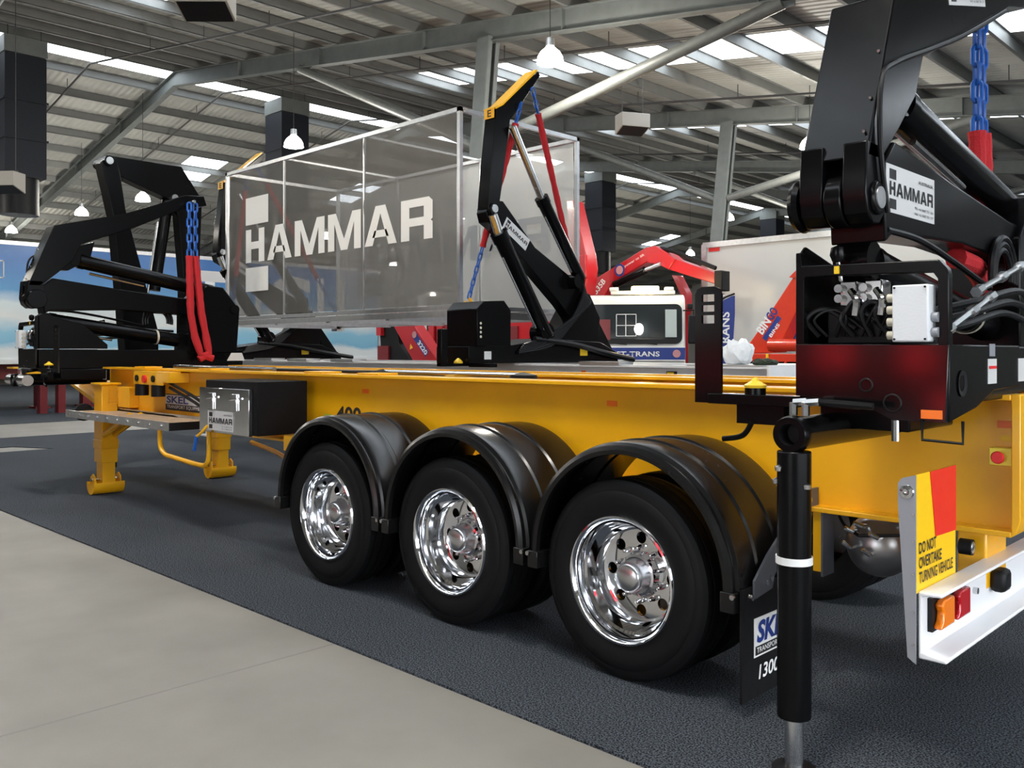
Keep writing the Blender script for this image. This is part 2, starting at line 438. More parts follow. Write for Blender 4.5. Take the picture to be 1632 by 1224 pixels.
# columns with knee braces
def column(y, label):
    t = thing('steel_column', (-13.3, y, 0), label, 'column', )
    zt = zroof(-12.6)-.6
    b = MB()
    for s in (-1, 1):
        b.prism([(-13.3-.16, -.012), (-13.3+.16, -.012), (-12.5+.16, zt), (-12.5-.16, zt)], 'y', y+s*.145-.012, y+s*.145+.012)
        for e in (-1, 1):
            b.prism([(-13.3+e*.16-.012, -.012), (-13.3+e*.16+.012, -.012), (-12.5+e*.16+.012, zt), (-12.5+e*.16-.012, zt)], 'y', y+s*.145, y+s*.05)
    b.build('shaft', GALV, t)
    xb, zb = -12.7, 5.7
    for s, xe in ((-1, -19.2), (1, -6.3)):
        ze = zroof(xe)-.66
        MB().cyl((xb+s*.18, y, zb), (xe, y, ze), .105, 16).build('knee_brace', GALVT, t)
        MB().box((xe-.18, y-.012, ze-.1), (xe+.18, y+.012, ze+.10)).build('gusset_plate', GALV, t)
    MB().box((-13.6, y-.25, -.012), (-13.0, y+.25, .015)).build('base_plate', GALV, t)
column(3.25, 'leaning galvanised column outside the near end of the carpet')
column(12.1, 'leaning grey steel column behind the mesh display box with two tube braces')
column(21.0, 'leaning grey steel column beside the white box trailer with tube braces')
column(29.9, 'far leaning steel column behind the white box trailer')
column(38.8, 'farthest leaning steel column near the back wall')

# hanging ducts under the ridge
def duct(y, label):
    t = thing('hanging_duct', (-25.7, y, 5.2), label, 'duct', )
    c = -25.7
    MB().box((c-.5, y-.5, 6.15), (c+.5, y+.5, 9.3)).build('duct_box', NAVY, t)
    for z in (7.1, 8.1): MB().box((c-.54, y-.54, z), (c+.54, y+.54, z+.05)).build('joint_band', NAVY, t)
    MB().box((c-.52, y-.52, 9.32), (c+.52, y+.52, 9.75)).build('collar', GALV, t)
    MB().cyl((c, y, 6.15), (c, y, 5.2), .46, 32).build('outlet', BLKS, t)
    for sx in (-.4, .4):
        for sy in (-.4, .4): MB().tube([(c+sx, y+sy, 9.7), (c+sx, y+sy, zroof(c+sx)-.02)], .012, 6).build('hanger_rod', PIPE, t)
duct(7.7, 'dark hanging duct with a round black outlet beside the sky-printed trailer')
duct(15.7, 'dark hanging duct rising behind the mesh display box')
duct(32.0, 'dark blue hanging duct behind the red knuckle crane')
duct(48.0, 'small far dark duct near the white box trailer')

# high-bay lamps
lamp_proto = {}
def lamp(p, label, power=None, r=.22):
    x, y, z = p
    t = thing('high_bay_lamp', (x, y, z), label, 'lamp', 'high bay lamps under the roof')
    if not lamp_proto:
        o = bpy.data.objects.new('p', None); col.objects.link(o)
        a = MB().lathe([(.36, .035), (.35, .07), (.22, .075), (.20, .05)], (0, 0, 0), 'z', 20).build('ballast', ALU)
        b = MB().lathe([(.215, .06), (.18, .10), (.12, .165), (.04, .21), (-.06, .225)], (0, 0, 0), 'z', 28).build('shade', HLAMP)
        c = MB().lathe([(.18, .0), (.17, .03), (.05, .06), (-.03, .055), (-.08, .0)], (0, 0, 0), 'z', 16).build('bulb', BULB)
        lamp_proto.update(ballast=a.data, shade=b.data, bulb=c.data)
        for q in (a, b, c, o): bpy.data.objects.remove(q)
    for k in ('ballast', 'shade', 'bulb'):
        o = bpy.data.objects.new(k, lamp_proto[k]); col.objects.link(o); o.parent = t
    MB().tube([(x, y, z+.36), (x, y, zroof(x)-.02)], .008, 6).build('cord', PIPE, t)
    L = bpy.data.lights.new('lamp_light', 'POINT'); L.energy = power or LAMP_W; L.color = (1, .94, .84); L.shadow_soft_size = .25
    lo = bpy.data.objects.new('lamp_light', L); col.objects.link(lo); lo.parent = t; lo.location = (0, 0, -.16)
lamp((-9.89, 10.99, 6.45), 'blazing high bay lamp above the yellow crane tip plate')
lamp((-18.21, 11.3, 6.45), 'glowing high bay lamp in front of the tall duct behind the mesh box')
lamp((-28.15, 12.0, 6.45), 'glowing high bay lamp seen through the raised black crane arms')
lamp((-32.61, 11.75, 6.45), 'glowing high bay lamp above the stowed crane elbow')
lamp((-39.38, 11.49, 6.45), 'glowing high bay lamp over the sky-printed trailer')
lamp((-17.08, 28.62, 6.45), 'glowing high bay lamp beside the column near the white box trailer')
lamp((-30.67, 38.63, 6.45), 'far high bay lamp under the dark blue duct')
lamp((-24.7, 37.84, 6.45), 'far high bay lamp left of the column by the white box trailer')
lamp((-9.67, 19.84, 6.45), 'high bay lamp just behind the rear crane arm')
for p, l in (((-32.03, 21.45, 6.45), 'lamp glimpsed through the mesh above the sky-printed trailer'),
          ((-39.28, 30.69, 6.45), 'lamp glimpsed through the right of the mesh lettering'), ((-47.66, 40.71, 5.6), 'small far lamp behind the mesh box')):
    lamp(p, l)
for x in (-28.1, -18.2, -9.9, -1.6): lamp((x, 2.2, 6.3 if x < -5 else 5.9), 'unseen high bay lamp added above the aisle to light the foreground', 320)  # extra row outside the view, added to brighten the foreground
# public-address speakers
def speaker(p, rz, label):
    t = thing('hall_speaker', p, label, 'speaker'); t.rotation_euler = (0, 0, 0)
    x, y, z = p; M_ = Matrix.Translation(p) @ Matrix.Rotation(rz, 4, 'Z')
    def tr(b): bmesh.ops.transform(b.bm, matrix=M_, verts=b.bm.verts); return b
    tr(MB().prism([(-.2, 0), (.2, .12), (.2, .42), (-.2, .42)], 'y', -.34, .34)).build('cabinet', SPK, t, bev=.01)
    tr(MB().prism([(-.21, .02), (-.19, .0), (.19, .115), (.185, .13)], 'y', -.31, .31)).build('grille', BLKS, t)
    tr(MB().box((-.02, -.3, .42), (.02, .3, .46))).build('bracket', PIPE, t)
    for s in (-.25, .25):
        q = M_ @ Vector((0, s, .44)); MB().tube([q, (q.x, q.y, zroof(q.x)-.02)], .008, 6).build('hanger', PIPE, t)
speaker((-10.9, 5.46, 5.95), -.79, 'beige hall speaker hanging above the stowed front crane')
speaker((-12.07, 16.17, 6.50), -.5, 'grey hall speaker hanging right of the mesh display box')
speaker((-21.0, 6.0, 5.0), -.9, 'small hall speaker hanging beside the nearest dark duct')


# ================================================================ yellow skeletal trailer
TR = thing('container_trailer', (-5.5, 4.8, 0), 'long yellow skeletal container trailer with three chrome-rimmed axles', 'trailer')
YW, YF, ZB, ZT = 4.22, 5.40, .86, 1.42          # near web, far web, beam bottom, beam top
def ibeam(yw, name='main_beam'):
    b = MB()
    pr = [(-1.12, ZB), (-8.3, ZB), (-8.9, .96), (-10.35, .96), (-10.8, 1.06), (-10.8, ZT), (-1.12, ZT)]
    b.prism(pr, 'y', yw-.008, yw+.008)
    b.box((-10.75, yw-.11, ZT-.006), (-1.12, yw+.09, ZT+.018))
    b.box((-8.3, yw-.10, ZB-.02), (-1.12, yw+.10, ZB+.004))
    b.prism([(-8.3, ZB-.02), (-8.3, ZB+.004), (-8.9, .964), (-10.35, .964), (-10.35, .94), (-8.9, .94)], 'y', yw-.10, yw+.10)
    return b.build(name, YEL, TR, bev=.004)
BEAM = ibeam(YW); ibeam(YF)
# rounded rear end plate
MB().prism([(-1.14, ZB-.02), (-1.10, ZB+.0), (-1.085, ZB+.05), (-1.085, ZT+.02), (-1.12, ZT+.02), (-1.12, ZB)], 'y', YW-.10, YF+.10).build('rear_end_plate', YEL, TR, bev=.01)
# far container rail with pocket stiffeners
b = MB(); b.box((-10.6, 5.62, 1.428), (-1.6, 5.78, 1.444)); b.box((-10.6, 5.70, 1.36), (-1.6, 5.712, 1.428)); b.box((-10.6, 5.60, 1.352), (-1.6, 5.78, 1.364))
FR = b.build('side_rail', YEL, TR)
x = -10.2
while x < -1.7:
    MB().box((x-.006, 5.62, 1.364), (x+.006, 5.70, 1.428)).build('stiffener', YEL, FR); x += .42
for x in (-10.3, -9.0, -7.7, -6.4, -5.1, -3.8, -2.5):
    MB().box((x-.05, YW+.01, 1.24), (x+.05, YF-.01, 1.40)).build('cross_member', YEL, TR)
for x in (-9.3, -6.9, -4.6, -2.3):
    MB().box((x-.04, YF+.01, 1.28), (x+.04, 5.66, 1.352)).build('outrigger', YEL, TR)
# deck fittings on the near flange
for x in (-9.75, -8.25, -6.35, -5.6): MB().box((x-.13, YW-.10, ZT+.018), (x+.13, YW+.10, ZT+.034)).build('deck_pad', YEL, TR, bev=.004)
MB().box((-8.9, 4.55, 1.435), (-6.2, 4.85, 1.45)).build('slide_plate', BLKS, TR)
for xa, xb, y in ((-9.6, -7.5, 4.45), (-5.9, -4.3, 4.5)): MB().cyl((xa, y, 1.45), (xb, y, 1.45), .022, 12).build('slide_rod', STEEL, TR)
for x in (-4.3, -5.9): MB().lathe([(0, .10), (.03, .095), (.05, .0)], (x, 4.5, 1.425), 'z', 20).build('rod_boot', RUB, TR)
# side markers
for x, z, wd in ((-3.33, 1.293, .075), (-5.78, 1.29, .085)): plate('side_reflector', (x, YW-.008, z), (1,0,0), (0,0,1), wd, .034, ORNG, BEAM, th=.004)
plate('side_reflector', (-1.195, YW-.008, 1.292), (1,0,0), (0,0,1), .08, .03, ORNG, BEAM, th=.012)
plate('yellow_label', (-1.185, YW-.008, 1.235), (1,0,0), (0,0,1), .055, .024, FYEL, BEAM)
plate('green_label', (-6.32, YW-.008, 1.00), (1,0,0), (0,0,1), .13, .10, mat('green_yellow_label', (.45, .55, .05), .5), BEAM)
text('400', (-6.14, YW-.008, 1.045), (1,0,0), (0,0,1), .34, .13, DRK, BEAM, bold=.03)
# emergency stop
e = MB().box((-1.215, YW-.07, 1.135), (-1.125, YW-.008, 1.21)).build('emergency_stop_box', mat('pale_yellow_plastic', (.92, .72, .06), .4), TR, bev=.004)
MB().lathe([(-.025, 0), (-.024, .022), (-.012, .027), (0, .020), (.006, .018)], (-1.172, YW-.088, 1.172), 'y', 20).build('push_button', PRED, e)
# bearing brand plate under the air couplings
p = plate('maker_plate', (-9.30, YW-.008, 1.0), (1,0,0), (0,0,1), .88, .17, DRK, TR, label='blue and black maker plate')
plate('plate_band', (-9.29, YW-.012, 1.065), (1,0,0), (0,0,1), .86, .095, LBL, p)
text('SKEL', (-9.26, YW-.012, 1.075), (1,0,0), (0,0,1), .5, .075, DBLU, p, bold=.03, off=.006)
text('TRANSPORT EQUIPMENT', (-9.26, YW-.012, 1.015), (1,0,0), (0,0,1), .85, .04, PWHT, p)
# air coupling bracket
b = MB(); b.box((-9.62, 4.0, 1.395), (-8.75, 4.12, 1.41)); b.box((-9.62, 4.0, 1.27), (-8.9, 4.012, 1.395)); b.box((-8.9, 4.0, 1.30), (-8.75, 4.21, 1.40))
BR = b.build('coupling_bracket', YEL, TR, bev=.004)
for x in (-9.52, -9.12):
    MB().cyl((x, 3.985, 1.335), (x, 4.0, 1.335), .035, 16).build('coupling_socket', BLKS, BR)
    MB().cyl((x, 4.05, 1.27), (x, 4.05, 1.15), .07, 18).build('filter_bowl', BLKS, BR)
MB().cyl((-9.32, 3.975, 1.33), (-9.32, 4.0, 1.33), .04, 16).build('coupling_cap', PRED, BR)
for dz in (0, .05): MB().tube(smooth_path([(-8.85, 4.05, 1.30-dz), (-8.3, 4.05, 1.17-dz), (-7.9, 4.05, 1.05-dz), (-7.3, 4.0, 1.0-dz)]), .016, 8).build('air_line', RUB2, TR)
# drawn-in front end: wedge and skid plate
MB().prism([(-10.8, 1.06), (-10.95, .98), (-11.75, 1.21), (-11.85, 1.23), (-11.2, 1.25), (-10.8, 1.22)], 'y', YW-.01, YW+.015).build('front_wedge', YEL, TR)
MB().prism([(-10.8, 1.06), (-10.95, .98), (-11.75, 1.21), (-11.85, 1.23), (-11.2, 1.25), (-10.8, 1.22)], 'y', YF-.01, YF+.015).build('front_wedge', YEL, TR)
MB().prism([(-10.8, .98), (-10.9, .96), (-11.8, 1.20), (-12.0, 1.22), (-12.0, 1.24), (-11.78, 1.23), (-10.8, 1.0)], 'y', YW-.1, YF+.1).build('skid_plate', YEL, TR)
plate('white_tag', (-10.76, YW-.1, 1.29), (1,0,0), (0,0,1), .10, .11, WHT, TR)
# landing legs
def landing_leg(y, x=-10.42):
    b = MB(); b.box((x-.11, y-.09, .36), (x+.11, y+.09, 1.24))
    L = b.build('landing_leg', YEL, TR, bev=.008)
    MB().box((x-.115, y-.10, .52), (x+.115, y+.10, .62)).build('leg_collar', YEL, L, bev=.006)
    MB().box((x-.14, y-.12, 1.24), (x+.14, y+.12, 1.265)).build('leg_cap', YEL, L, bev=.01)
    MB().box((x-.085, y-.07, .10), (x+.085, y+.07, .40)).build('inner_leg', YEL, L)
    b = MB(); b.lathe([(-.17, .0), (-.17, .11), (.17, .11), (.17, .0)], (x, y, .115), 'y', 24)
    bmesh.ops.delete(b.bm, geom=[v for v in b.bm.verts if v.co.z > .155], context='VERTS')
    b.build('foot_roller', YEL, L)
    for s in (-.14, .14): MB().prism([(x-.07, .05), (x+.07, .05), (x+.06, .20), (x, .235), (x-.06, .20)], 'y', y+s-.008, y+s+.008).build('foot_lug', YEL, L)
    MB().cyl((x, y-.16, .17), (x, y+.16, .17), .018, 10).build('foot_pin', STEEL, L)
    for s in (-.06, .06):
        MB().tube([(x+.1, y+s, .68), (x+.55, y+s, .84), (x+.8, y+s, .93)], .035, 10).build('leg_stay', YEL, L)
    return L
LL = landing_leg(4.02); landing_leg(5.56, -10.70)
for i in range(9):
    z = 1.03+i*.022
    MB().box((-10.29, 4.0, z), (-10.27, 4.11, z+.012)).build('rack_tooth', YEL, LL)
MB().box((-10.29, 4.1, .99), (-9.98, 4.21, 1.22)).build('leg_mount', YEL, TR, bev=.006)
MB().box((-10.79, 5.40, 1.0), (-10.55, 5.47, 1.22)).build('leg_mount', YEL, TR, bev=.006)
MB().cyl((-10.42, 4.1, .98), (-10.70, 5.5, .98), .025, 10).build('cross_shaft', YEL, TR)
# aluminium side step tray
T0, T1, TY0, TY1 = -10.60, -8.02, 3.66, 4.12
b = MB(); b.box((T0, TY0, .925), (T1, TY1, .945)); TRAY = b.build('step_tray', PLY, TR, smooth=False)
MB().box((T0, TY0-.012, .885), (T1, TY0, .965)).build('tray_edge', ALU, TRAY)
MB().box((T1, TY0, .885), (T1+.012, TY1, .960)).build('tray_end', BLKS, TRAY)
MB().box((T0-.012, TY0, .885), (T0, TY1, .965)).build('tray_end', BLKS, TRAY)
MB().box((T0, TY1, .925), (T1, TY1+.012, .975)).build('tray_edge', ALU, TRAY)
MB().lathe([(0, .10), (.03, .10), (.03, .0)], (T0-.06, TY0+.2, .925), 'x', 20).build('tray_cap', BLKS, TRAY)
for i in range(10): MB().cyl((T0+.15+i*.255, TY0-.02, .925), (T0+.15+i*.255, TY0-.012, .925), .012, 8).build('tray_bolt', STEEL, TRAY)
# guard loop and diagonal pipe
MB().tube(smooth_path([(-8.30, 3.70, .93), (-8.29, 3.70, .74), (-8.20, 3.70, .66), (-8.0, 3.70, .64), (-7.5, 3.70, .615), (-7.36, 3.70, .64), (-7.32, 3.70, .73), (-7.32, 3.70, .93)]), .022, 10).build('guard_loop', YEL, TR)
MB().tube(smooth_path([(-8.2, 4.6, .70), (-7.4, 4.4, .68), (-6.7, 4.15, .66), (-6.35, 3.98, .68), (-6.25, 3.92, .76), (-6.25, 3.92, .90)]), .022, 10).build('guard_loop', YEL, TR)
MB().box((-6.37, 3.86, .82), (-6.15, 3.98, .94)).build('loop_bracket', YEL, TR)
MB().tube(smooth_path([(-7.15, 3.60, .99), (-7.20, 3.57, .93), (-7.27, 3.56, .89)]), .012, 8).build('crank_handle', YEL, TR)
MB().cyl((-7.265, 3.56, .90), (-7.31, 3.56, .77), .015, 10).build('crank_grip', LBLU, TR)
# tube carrier with white cap
MB().cyl((-6.6, 4.42, .74), (-5.9, 4.42, .74), .055, 18).build('tube_carrier', BLKS, TR)
MB().cyl((-6.64, 4.42, .74), (-6.6, 4.42, .74), .06, 18).build('tube_cap', WHT, TR)
# tool box with polished door
TB = MB().box((-7.30, 3.66, .94), (-6.43, 4.12, 1.375)).build('tool_box', BOXB, TR, bev=.006)
dr = MB().box((-7.34, 3.622, .935), (-6.50, 3.658, 1.312)).build('tool_box_door', mat('polished_stainless', (.82, .82, .83), .05, 1), TR, bev=.004, label='polished stainless door')
for x in (-7.12, -6.72):
    MB().box((x-.045, 3.605, 1.13), (x+.045, 3.622, 1.27)).build('door_latch', CHR, dr, bev=.004)
    MB().tube([(x-.05, 3.60, 1.22), (x+.08, 3.60, 1.235)], .008, 8).build('latch_bar', CHR, dr)
hammar_sign((-7.18, 3.620, .955), (1,0,0), (0,0,1), .44, .165, TR)

# wheels: outer dual with deep polished rim, inner tyre behind
def tyre_prof(y0, wd, R=.495, rim=.292):
    h = R-rim
    return [(y0+.03, rim-.01), (y0+.022, rim+.012), (y0+.012, rim+.03), (y0+.004, rim+h*.35), (y0, rim+h*.52), (y0+.004, rim+h*.68), (y0+.010, rim+h*.72), (y0+.010, rim+h*.80), (y0+.018, rim+h*.88), (y0+.020, rim+h*.90),
            (y0+.034, R-.004), (y0+.05, R), (y0+.072, R), (y0+.074, R-.012), (y0+.082, R-.012), (y0+.084, R+.001),
            (y0+wd*.5-.006, R+.002), (y0+wd*.5-.004, R-.012), (y0+wd*.5+.004, R-.012), (y0+wd*.5+.006, R+.002),
            (y0+wd-.084, R+.001), (y0+wd-.082, R-.012), (y0+wd-.074, R-.012), (y0+wd-.072, R), (y0+wd-.05, R), (y0+wd-.03, R-.006), (y0+wd-.008, R-.05), (y0+wd, rim+h*.5), (y0+wd-.012, rim+.03), (y0+wd-.03, rim-.01)]
def holed_disc(y, r0, r1, rh, hr, nh, th, name, m, parent, c):
    # flat annulus with round hand holes (own triangles around each hole)
    b = MB(); seg = 12; per = 2*PI/nh
    for k in range(nh):
        a0 = k*per
        outer = []
        for i in range(seg): pass
        # cell border walked: outer arc, right radius, inner arc, left radius
        border = []
        for i in range(9): t = a0-per/2+per*i/8; border.append((r1*math.cos(t), r1*math.sin(t)))
        for i in range(1, 5): r = r1+(r0-r1)*i/5; t = a0+per/2; border.append((r*math.cos(t), r*math.sin(t)))
        for i in range(9): t = a0+per/2-per*i/8; border.append((r0*math.cos(t), r0*math.sin(t)))
        for i in range(1, 5): r = r0+(r1-r0)*i/5; t = a0-per/2; border.append((r*math.cos(t), r*math.sin(t)))
        hc = (rh*math.cos(a0), rh*math.sin(a0)); hole = []
        for p in border:
            an = math.atan2(p[1]-hc[1], p[0]-hc[0]); hole.append((hc[0]+hr*math.cos(an), hc[1]+hr*math.sin(an)))
        n = len(border)
        V = lambda p, yy: b.bm.verts.new((c[0]+p[0], yy, c[2]+p[1]))
        B = [V(p, y) for p in border]; H = [V(p, y) for p in hole]; H2 = [V(p, y+th) for p in hole]
        for i in range(n):
            j = (i+1) % n
            b.bm.faces.new((B[i], B[j], H[j], H[i])); b.bm.faces.new((H[i], H[j], H2[j], H2[i]))
    return b.build(name, m, parent)
WX = (-2.70, -3.975, -5.25); ZW = .492; YO = 3.50
for wx in WX:
    c = (wx, 0, ZW)
    ty = MB().lathe(tyre_prof(YO, .28), c, 'y', 72).build('tyre', RUB, TR)
    MB().lathe([(YO+.012, .292), (YO+.002, .302), (YO-.002, .312), (YO+.004, .318), (YO+.016, .316), (YO+.02, .30), (YO+.03, .285), (YO+.06, .276), (YO+.085, .272), (YO+.095, .262), (YO+.14, .256), (YO+.165, .248), (YO+.185, .232), (YO+.19, .222)][4:] if False else
               [(YO+.030, .318), (YO+.012, .320), (YO+.002, .314), (YO+.0, .306), (YO+.006, .299), (YO+.02, .292), (YO+.045, .282), (YO+.075, .278), (YO+.085, .266), (YO+.14, .258), (YO+.17, .250), (YO+.188, .236), (YO+.192, .224)], c, 'y', 72).build('wheel_rim', CHR, ty)
    holed_disc(YO+.192, .118, .224, .184, .030, 8, .02, 'wheel_disc', CHR, ty, c)
    MB().lathe([(YO+.192, .118), (YO+.188, .112), (YO+.150, .104), (YO+.146, .092)], c, 'y', 48).build('disc_centre', CHR, ty)
    MB().lathe([(YO+.150, .092), (YO+.11, .080), (YO+.085, .078), (YO+.070, .070), (YO+.062, .058), (YO+.060, .0)], c, 'y', 40).build('hub_cap', STEEL, ty)
    for k in range(10):
        a = 2*PI*(k+.5)/10; px, pz = wx+.136*math.cos(a), ZW+.136*math.sin(a)
        MB().lathe([(YO+.192, .014), (YO+.172, .013), (YO+.165, .010), (YO+.15, .009), (YO+.145, .0)], (px, 0, pz), 'y', 10).build('lug_nut', CHR, ty)
    b = MB(); b.lathe([(YO+.20, .23), (YO+.30, .24), (YO+.60, .24)], c, 'y', 32); b.build('brake_drum', BLKS, ty)
    MB().lathe(tyre_prof(YO+.33, .28), c, 'y', 48).build('tyre', RUB, TR)
    MB().cyl((wx, YO+.55, ZW), (wx, 9.6-YO-.55, ZW), .07, 16).build('axle', BLKS, TR)
    for y0 in (9.6-YO-.28, 9.6-YO-.61):
        MB().lathe(tyre_prof(y0, .28), c, 'y', 40).build('tyre', RUB, TR)
    MB().lathe([(9.6-YO-.03, .318), (9.6-YO-.19, .25), (9.6-YO-.19, .0)], c, 'y', 32).build('wheel_rim', STEEL, TR)
    # air spring hanger
    MB().prism([(wx+.18, .87), (wx+.50, .87), (wx+.40, .60), (wx+.30, .60)], 'y', YW-.05, YW+.05).build('hanger', YEL, TR)
# mudguards
def mudguard(wx, y0, y1):
    c = (wx, 0, .555); R = .615
    prof = [(y0+.03, R-.055), (y0+.004, R-.052), (y0, R-.03), (y0+.012, R-.008), (y0+.03, R-.014), (y0+.042, R-.012), (y0+.052, R+.004), (y0+.075, R+.008), (y0+.20, R+.004), (y0+.212, R+.013), (y0+.228, R+.013), (y0+.24, R+.004),
            (y0+.40, R+.004), (y0+.412, R+.013), (y0+.428, R+.013), (y0+.44, R+.004), (y1-.03, R+.004), (y1, R)]
    prof = prof + [(o, r-.012) for o, r in prof[::-1][:-8]]
    g = MB().lathe(prof, c, 'y', 56, -.02, PI+.02).build('mudguard', PLAST, TR)
    for s in (-1, 1):
        MB().box((wx+s*(R-.03)-.035, y0-.004, .47), (wx+s*(R-.03)+.035, y0+.12, .56)).build('guard_clip', PLAST, g, bev=.004)
        MB().cyl((wx+s*(R-.0), y0-.012, .545), (wx+s*(R-.0), y0, .545), .012, 8).build('guard_bolt', STEEL, g)
    return g
for wx in WX: mudguard(wx+.045, 3.46, 4.12)
for wx in WX: mudguard(wx+.045, 5.48, 6.14)
# mud flap with printed badge
FL = MB().box((-2.03, 3.50, .07), (-2.018, 4.14, .57)).build('mud_flap', BLKS, TR)
p = plate('flap_badge', (-2.018, 3.60, .25), (0,1,0), (0,0,1), .46, .175, PWHT, FL)
text('SKEL', (-2.018, 3.62, .31), (0,1,0), (0,0,1), .30, .10, DBLU, FL, bold=.04, off=.005, shear=.2)
plate('badge_strip', (-2.018, 3.61, .258), (0,1,0), (0,0,1), .44, .040, DRK, FL, off=.003, th=.001)
text('TRANSPORT EQUIP', (-2.018, 3.62, .264), (0,1,0), (0,0,1), .32, .028, PWHT, FL, off=.0055, bold=.01)
text('1300 1', (-2.018, 3.64, .145), (0,1,0), (0,0,1), .25, .065, PWHT, FL, off=.003, bold=.02, shear=.15)
BK = MB().prism([(3.58, .52), (3.58, .60), (3.70, .70), (4.1, .95), (4.2, .95), (4.2, .86), (3.76, .60), (3.74, .54)], 'x', -2.012, -2.0).build('flap_bracket', GREYD, TR)
for y, z in ((3.545, .535), (3.68, .575), (3.72, .59), (4.1, .90)): MB().cyl((-2.01, y, z), (-1.99, y, z), .013, 10).build('bracket_bolt', STEEL, BK)
MB().box((-2.0, 4.14, .55), (-1.96, 4.24, .86)).build('flap_post', YEL, TR)
MB().box((-1.955, 4.13, .53), (-1.945, 4.25, .84)).build('flap_post_plate', GREYD, TR)
# air tank
AT = MB().lathe([(4.24, .0), (4.245, .05), (4.27, .105), (4.31, .14), (4.36, .155), (5.25, .155), (5.30, .12), (5.33, .0)], (-1.77, 0, .675), 'y', 40).build('air_tank', mat('tank_steel', (.42, .41, .41), .30, .9), TR)
for dx, dz in ((-.06, .07), (-.07, -.0), (.02, -.02), (-.02, .10), (.05, .06)):
    MB().tube([(-1.77+dx, 4.28, .675+dz), (-1.77+dx*1.1, 4.21, .675+dz*1.1), (-1.80+dx*1.1, 4.19, .70+dz)], .012, 8).build('tank_fitting', STEEL, AT)
for xx in (-1.95, -1.6): MB().tube(smooth_path([(xx, 4.3, .85), (xx+.05, 4.25, .78), (-1.80, 4.2, .74)]), .008, 6).build('tank_line', RUB2, AT)
# drop post and camera lamp under the rear beam
MB().box((-1.34, 4.14, .60), (-1.22, 4.42, .86)).build('bumper_post', YEL, TR, bev=.01)
MB().box((-1.34, 5.2, .60), (-1.22, 5.45, .86)).build('bumper_post', YEL, TR, bev=.01)
b = MB().lathe([(0, .0), (0, .034), (.05, .034), (.052, .026), (.052, 0)], (-1.30, 4.06, .79), 'x', 20).build('work_lamp', BLKS, TR)
MB().lathe([(.0, .026), (.004, .018), (.005, 0)], (-1.248, 4.06, .79), 'x', 20).build('lamp_lens', STEEL, b)
# rear bumper channel
BW = mat('bumper_white', (.82, .82, .84), .3)
BX = -1.235
prof = [(BX, .735), (BX+.085, .735), (BX+.085, .722), (BX+.012, .718), (BX+.012, .512), (BX+.10, .500), (BX+.10, .486), (BX, .486)]
BU = MB().prism(prof, 'y', 3.40, 6.20).build('rear_bumper', BW, TR, bev=.006)
# lamps on the bumper
def tail(y, m, name):
    o = MB().box((BX+.012, y, .575), (BX+.03, y+.17, .70)).build(name+'_base', BLKS, BU)
    MB().prism([(y+.01, .585), (y+.155, .585), (y+.155, .69), (y+.05, .69), (y+.02, .675), (y+.04, .645), (y+.03, .615), (y+.01, .60)], 'x', BX+.03, BX+.06).build(name, m, BU, bev=.008)
tail(3.46, AMB, 'amber_lamp'); tail(3.64, RLENS, 'red_lamp')
tail(5.6, RLENS, 'red_lamp'); tail(5.78, AMB, 'amber_lamp')
MB().box((BX+.012, 4.18, .585), (BX+.075, 4.29, .68)).build('socket_cap', BLKS, BU, bev=.02)
MB().cyl((BX+.012, 3.98, .63), (BX+.03, 3.98, .63), .014, 10).build('bumper_bolt', STEEL, BU)
# marker plates
def marker(y0, y1, words):
    t = MB().box((BX-.004, y0, .728), (BX, y1, 1.165)).build('marker_plate', FYEL, TR)
    s = 1 if words else -1
    a, c = (y0, y1) if words else (y1, y0)
    L = c-a
    b = MB(); b.prism([(a+L*.32, 1.165), (c, 1.165), (c, .905), (a+L*.46, .912)], 'x', BX+.001, BX+.0025); b.build('red_panel', FRED, t)
    if words:
        for i, (wd, ln) in enumerate((('DO NOT', .62), ('OVERTAKE', .78), ('TURNING VEHICLE', .92))):
            text(wd, (BX, y0+.02, .87-i*.055-(.0 if i == 0 else 0)), (0,1,0), (0,0,1), (L*.42, L*.56, L*.86)[i], .043, DRK, t, bold=.015, off=.003)
    return t
marker(3.385, 3.80, True); marker(5.80, 6.2, False)
SP = MB().prism([(-1.30, 1.13), (-1.285, 1.15), (BX, 1.165), (BX, .47), (-1.265, .49), (-1.30, 1.06)], 'y', 3.378, 3.384).build('side_plate', GREYP, TR)
MB().lathe([(0, .0), (-.008, .012), (-.004, .024), (0, .027)], (-1.268, 3.378, 1.10), 'y', 18).build('side_lamp', CHR, SP)
for z in (1.02, .92, .80, .66, .54): MB().cyl((BX-.008, 3.372, z), (BX-.008, 3.378, z), .005, 8).build('rivet', STEEL, SP)

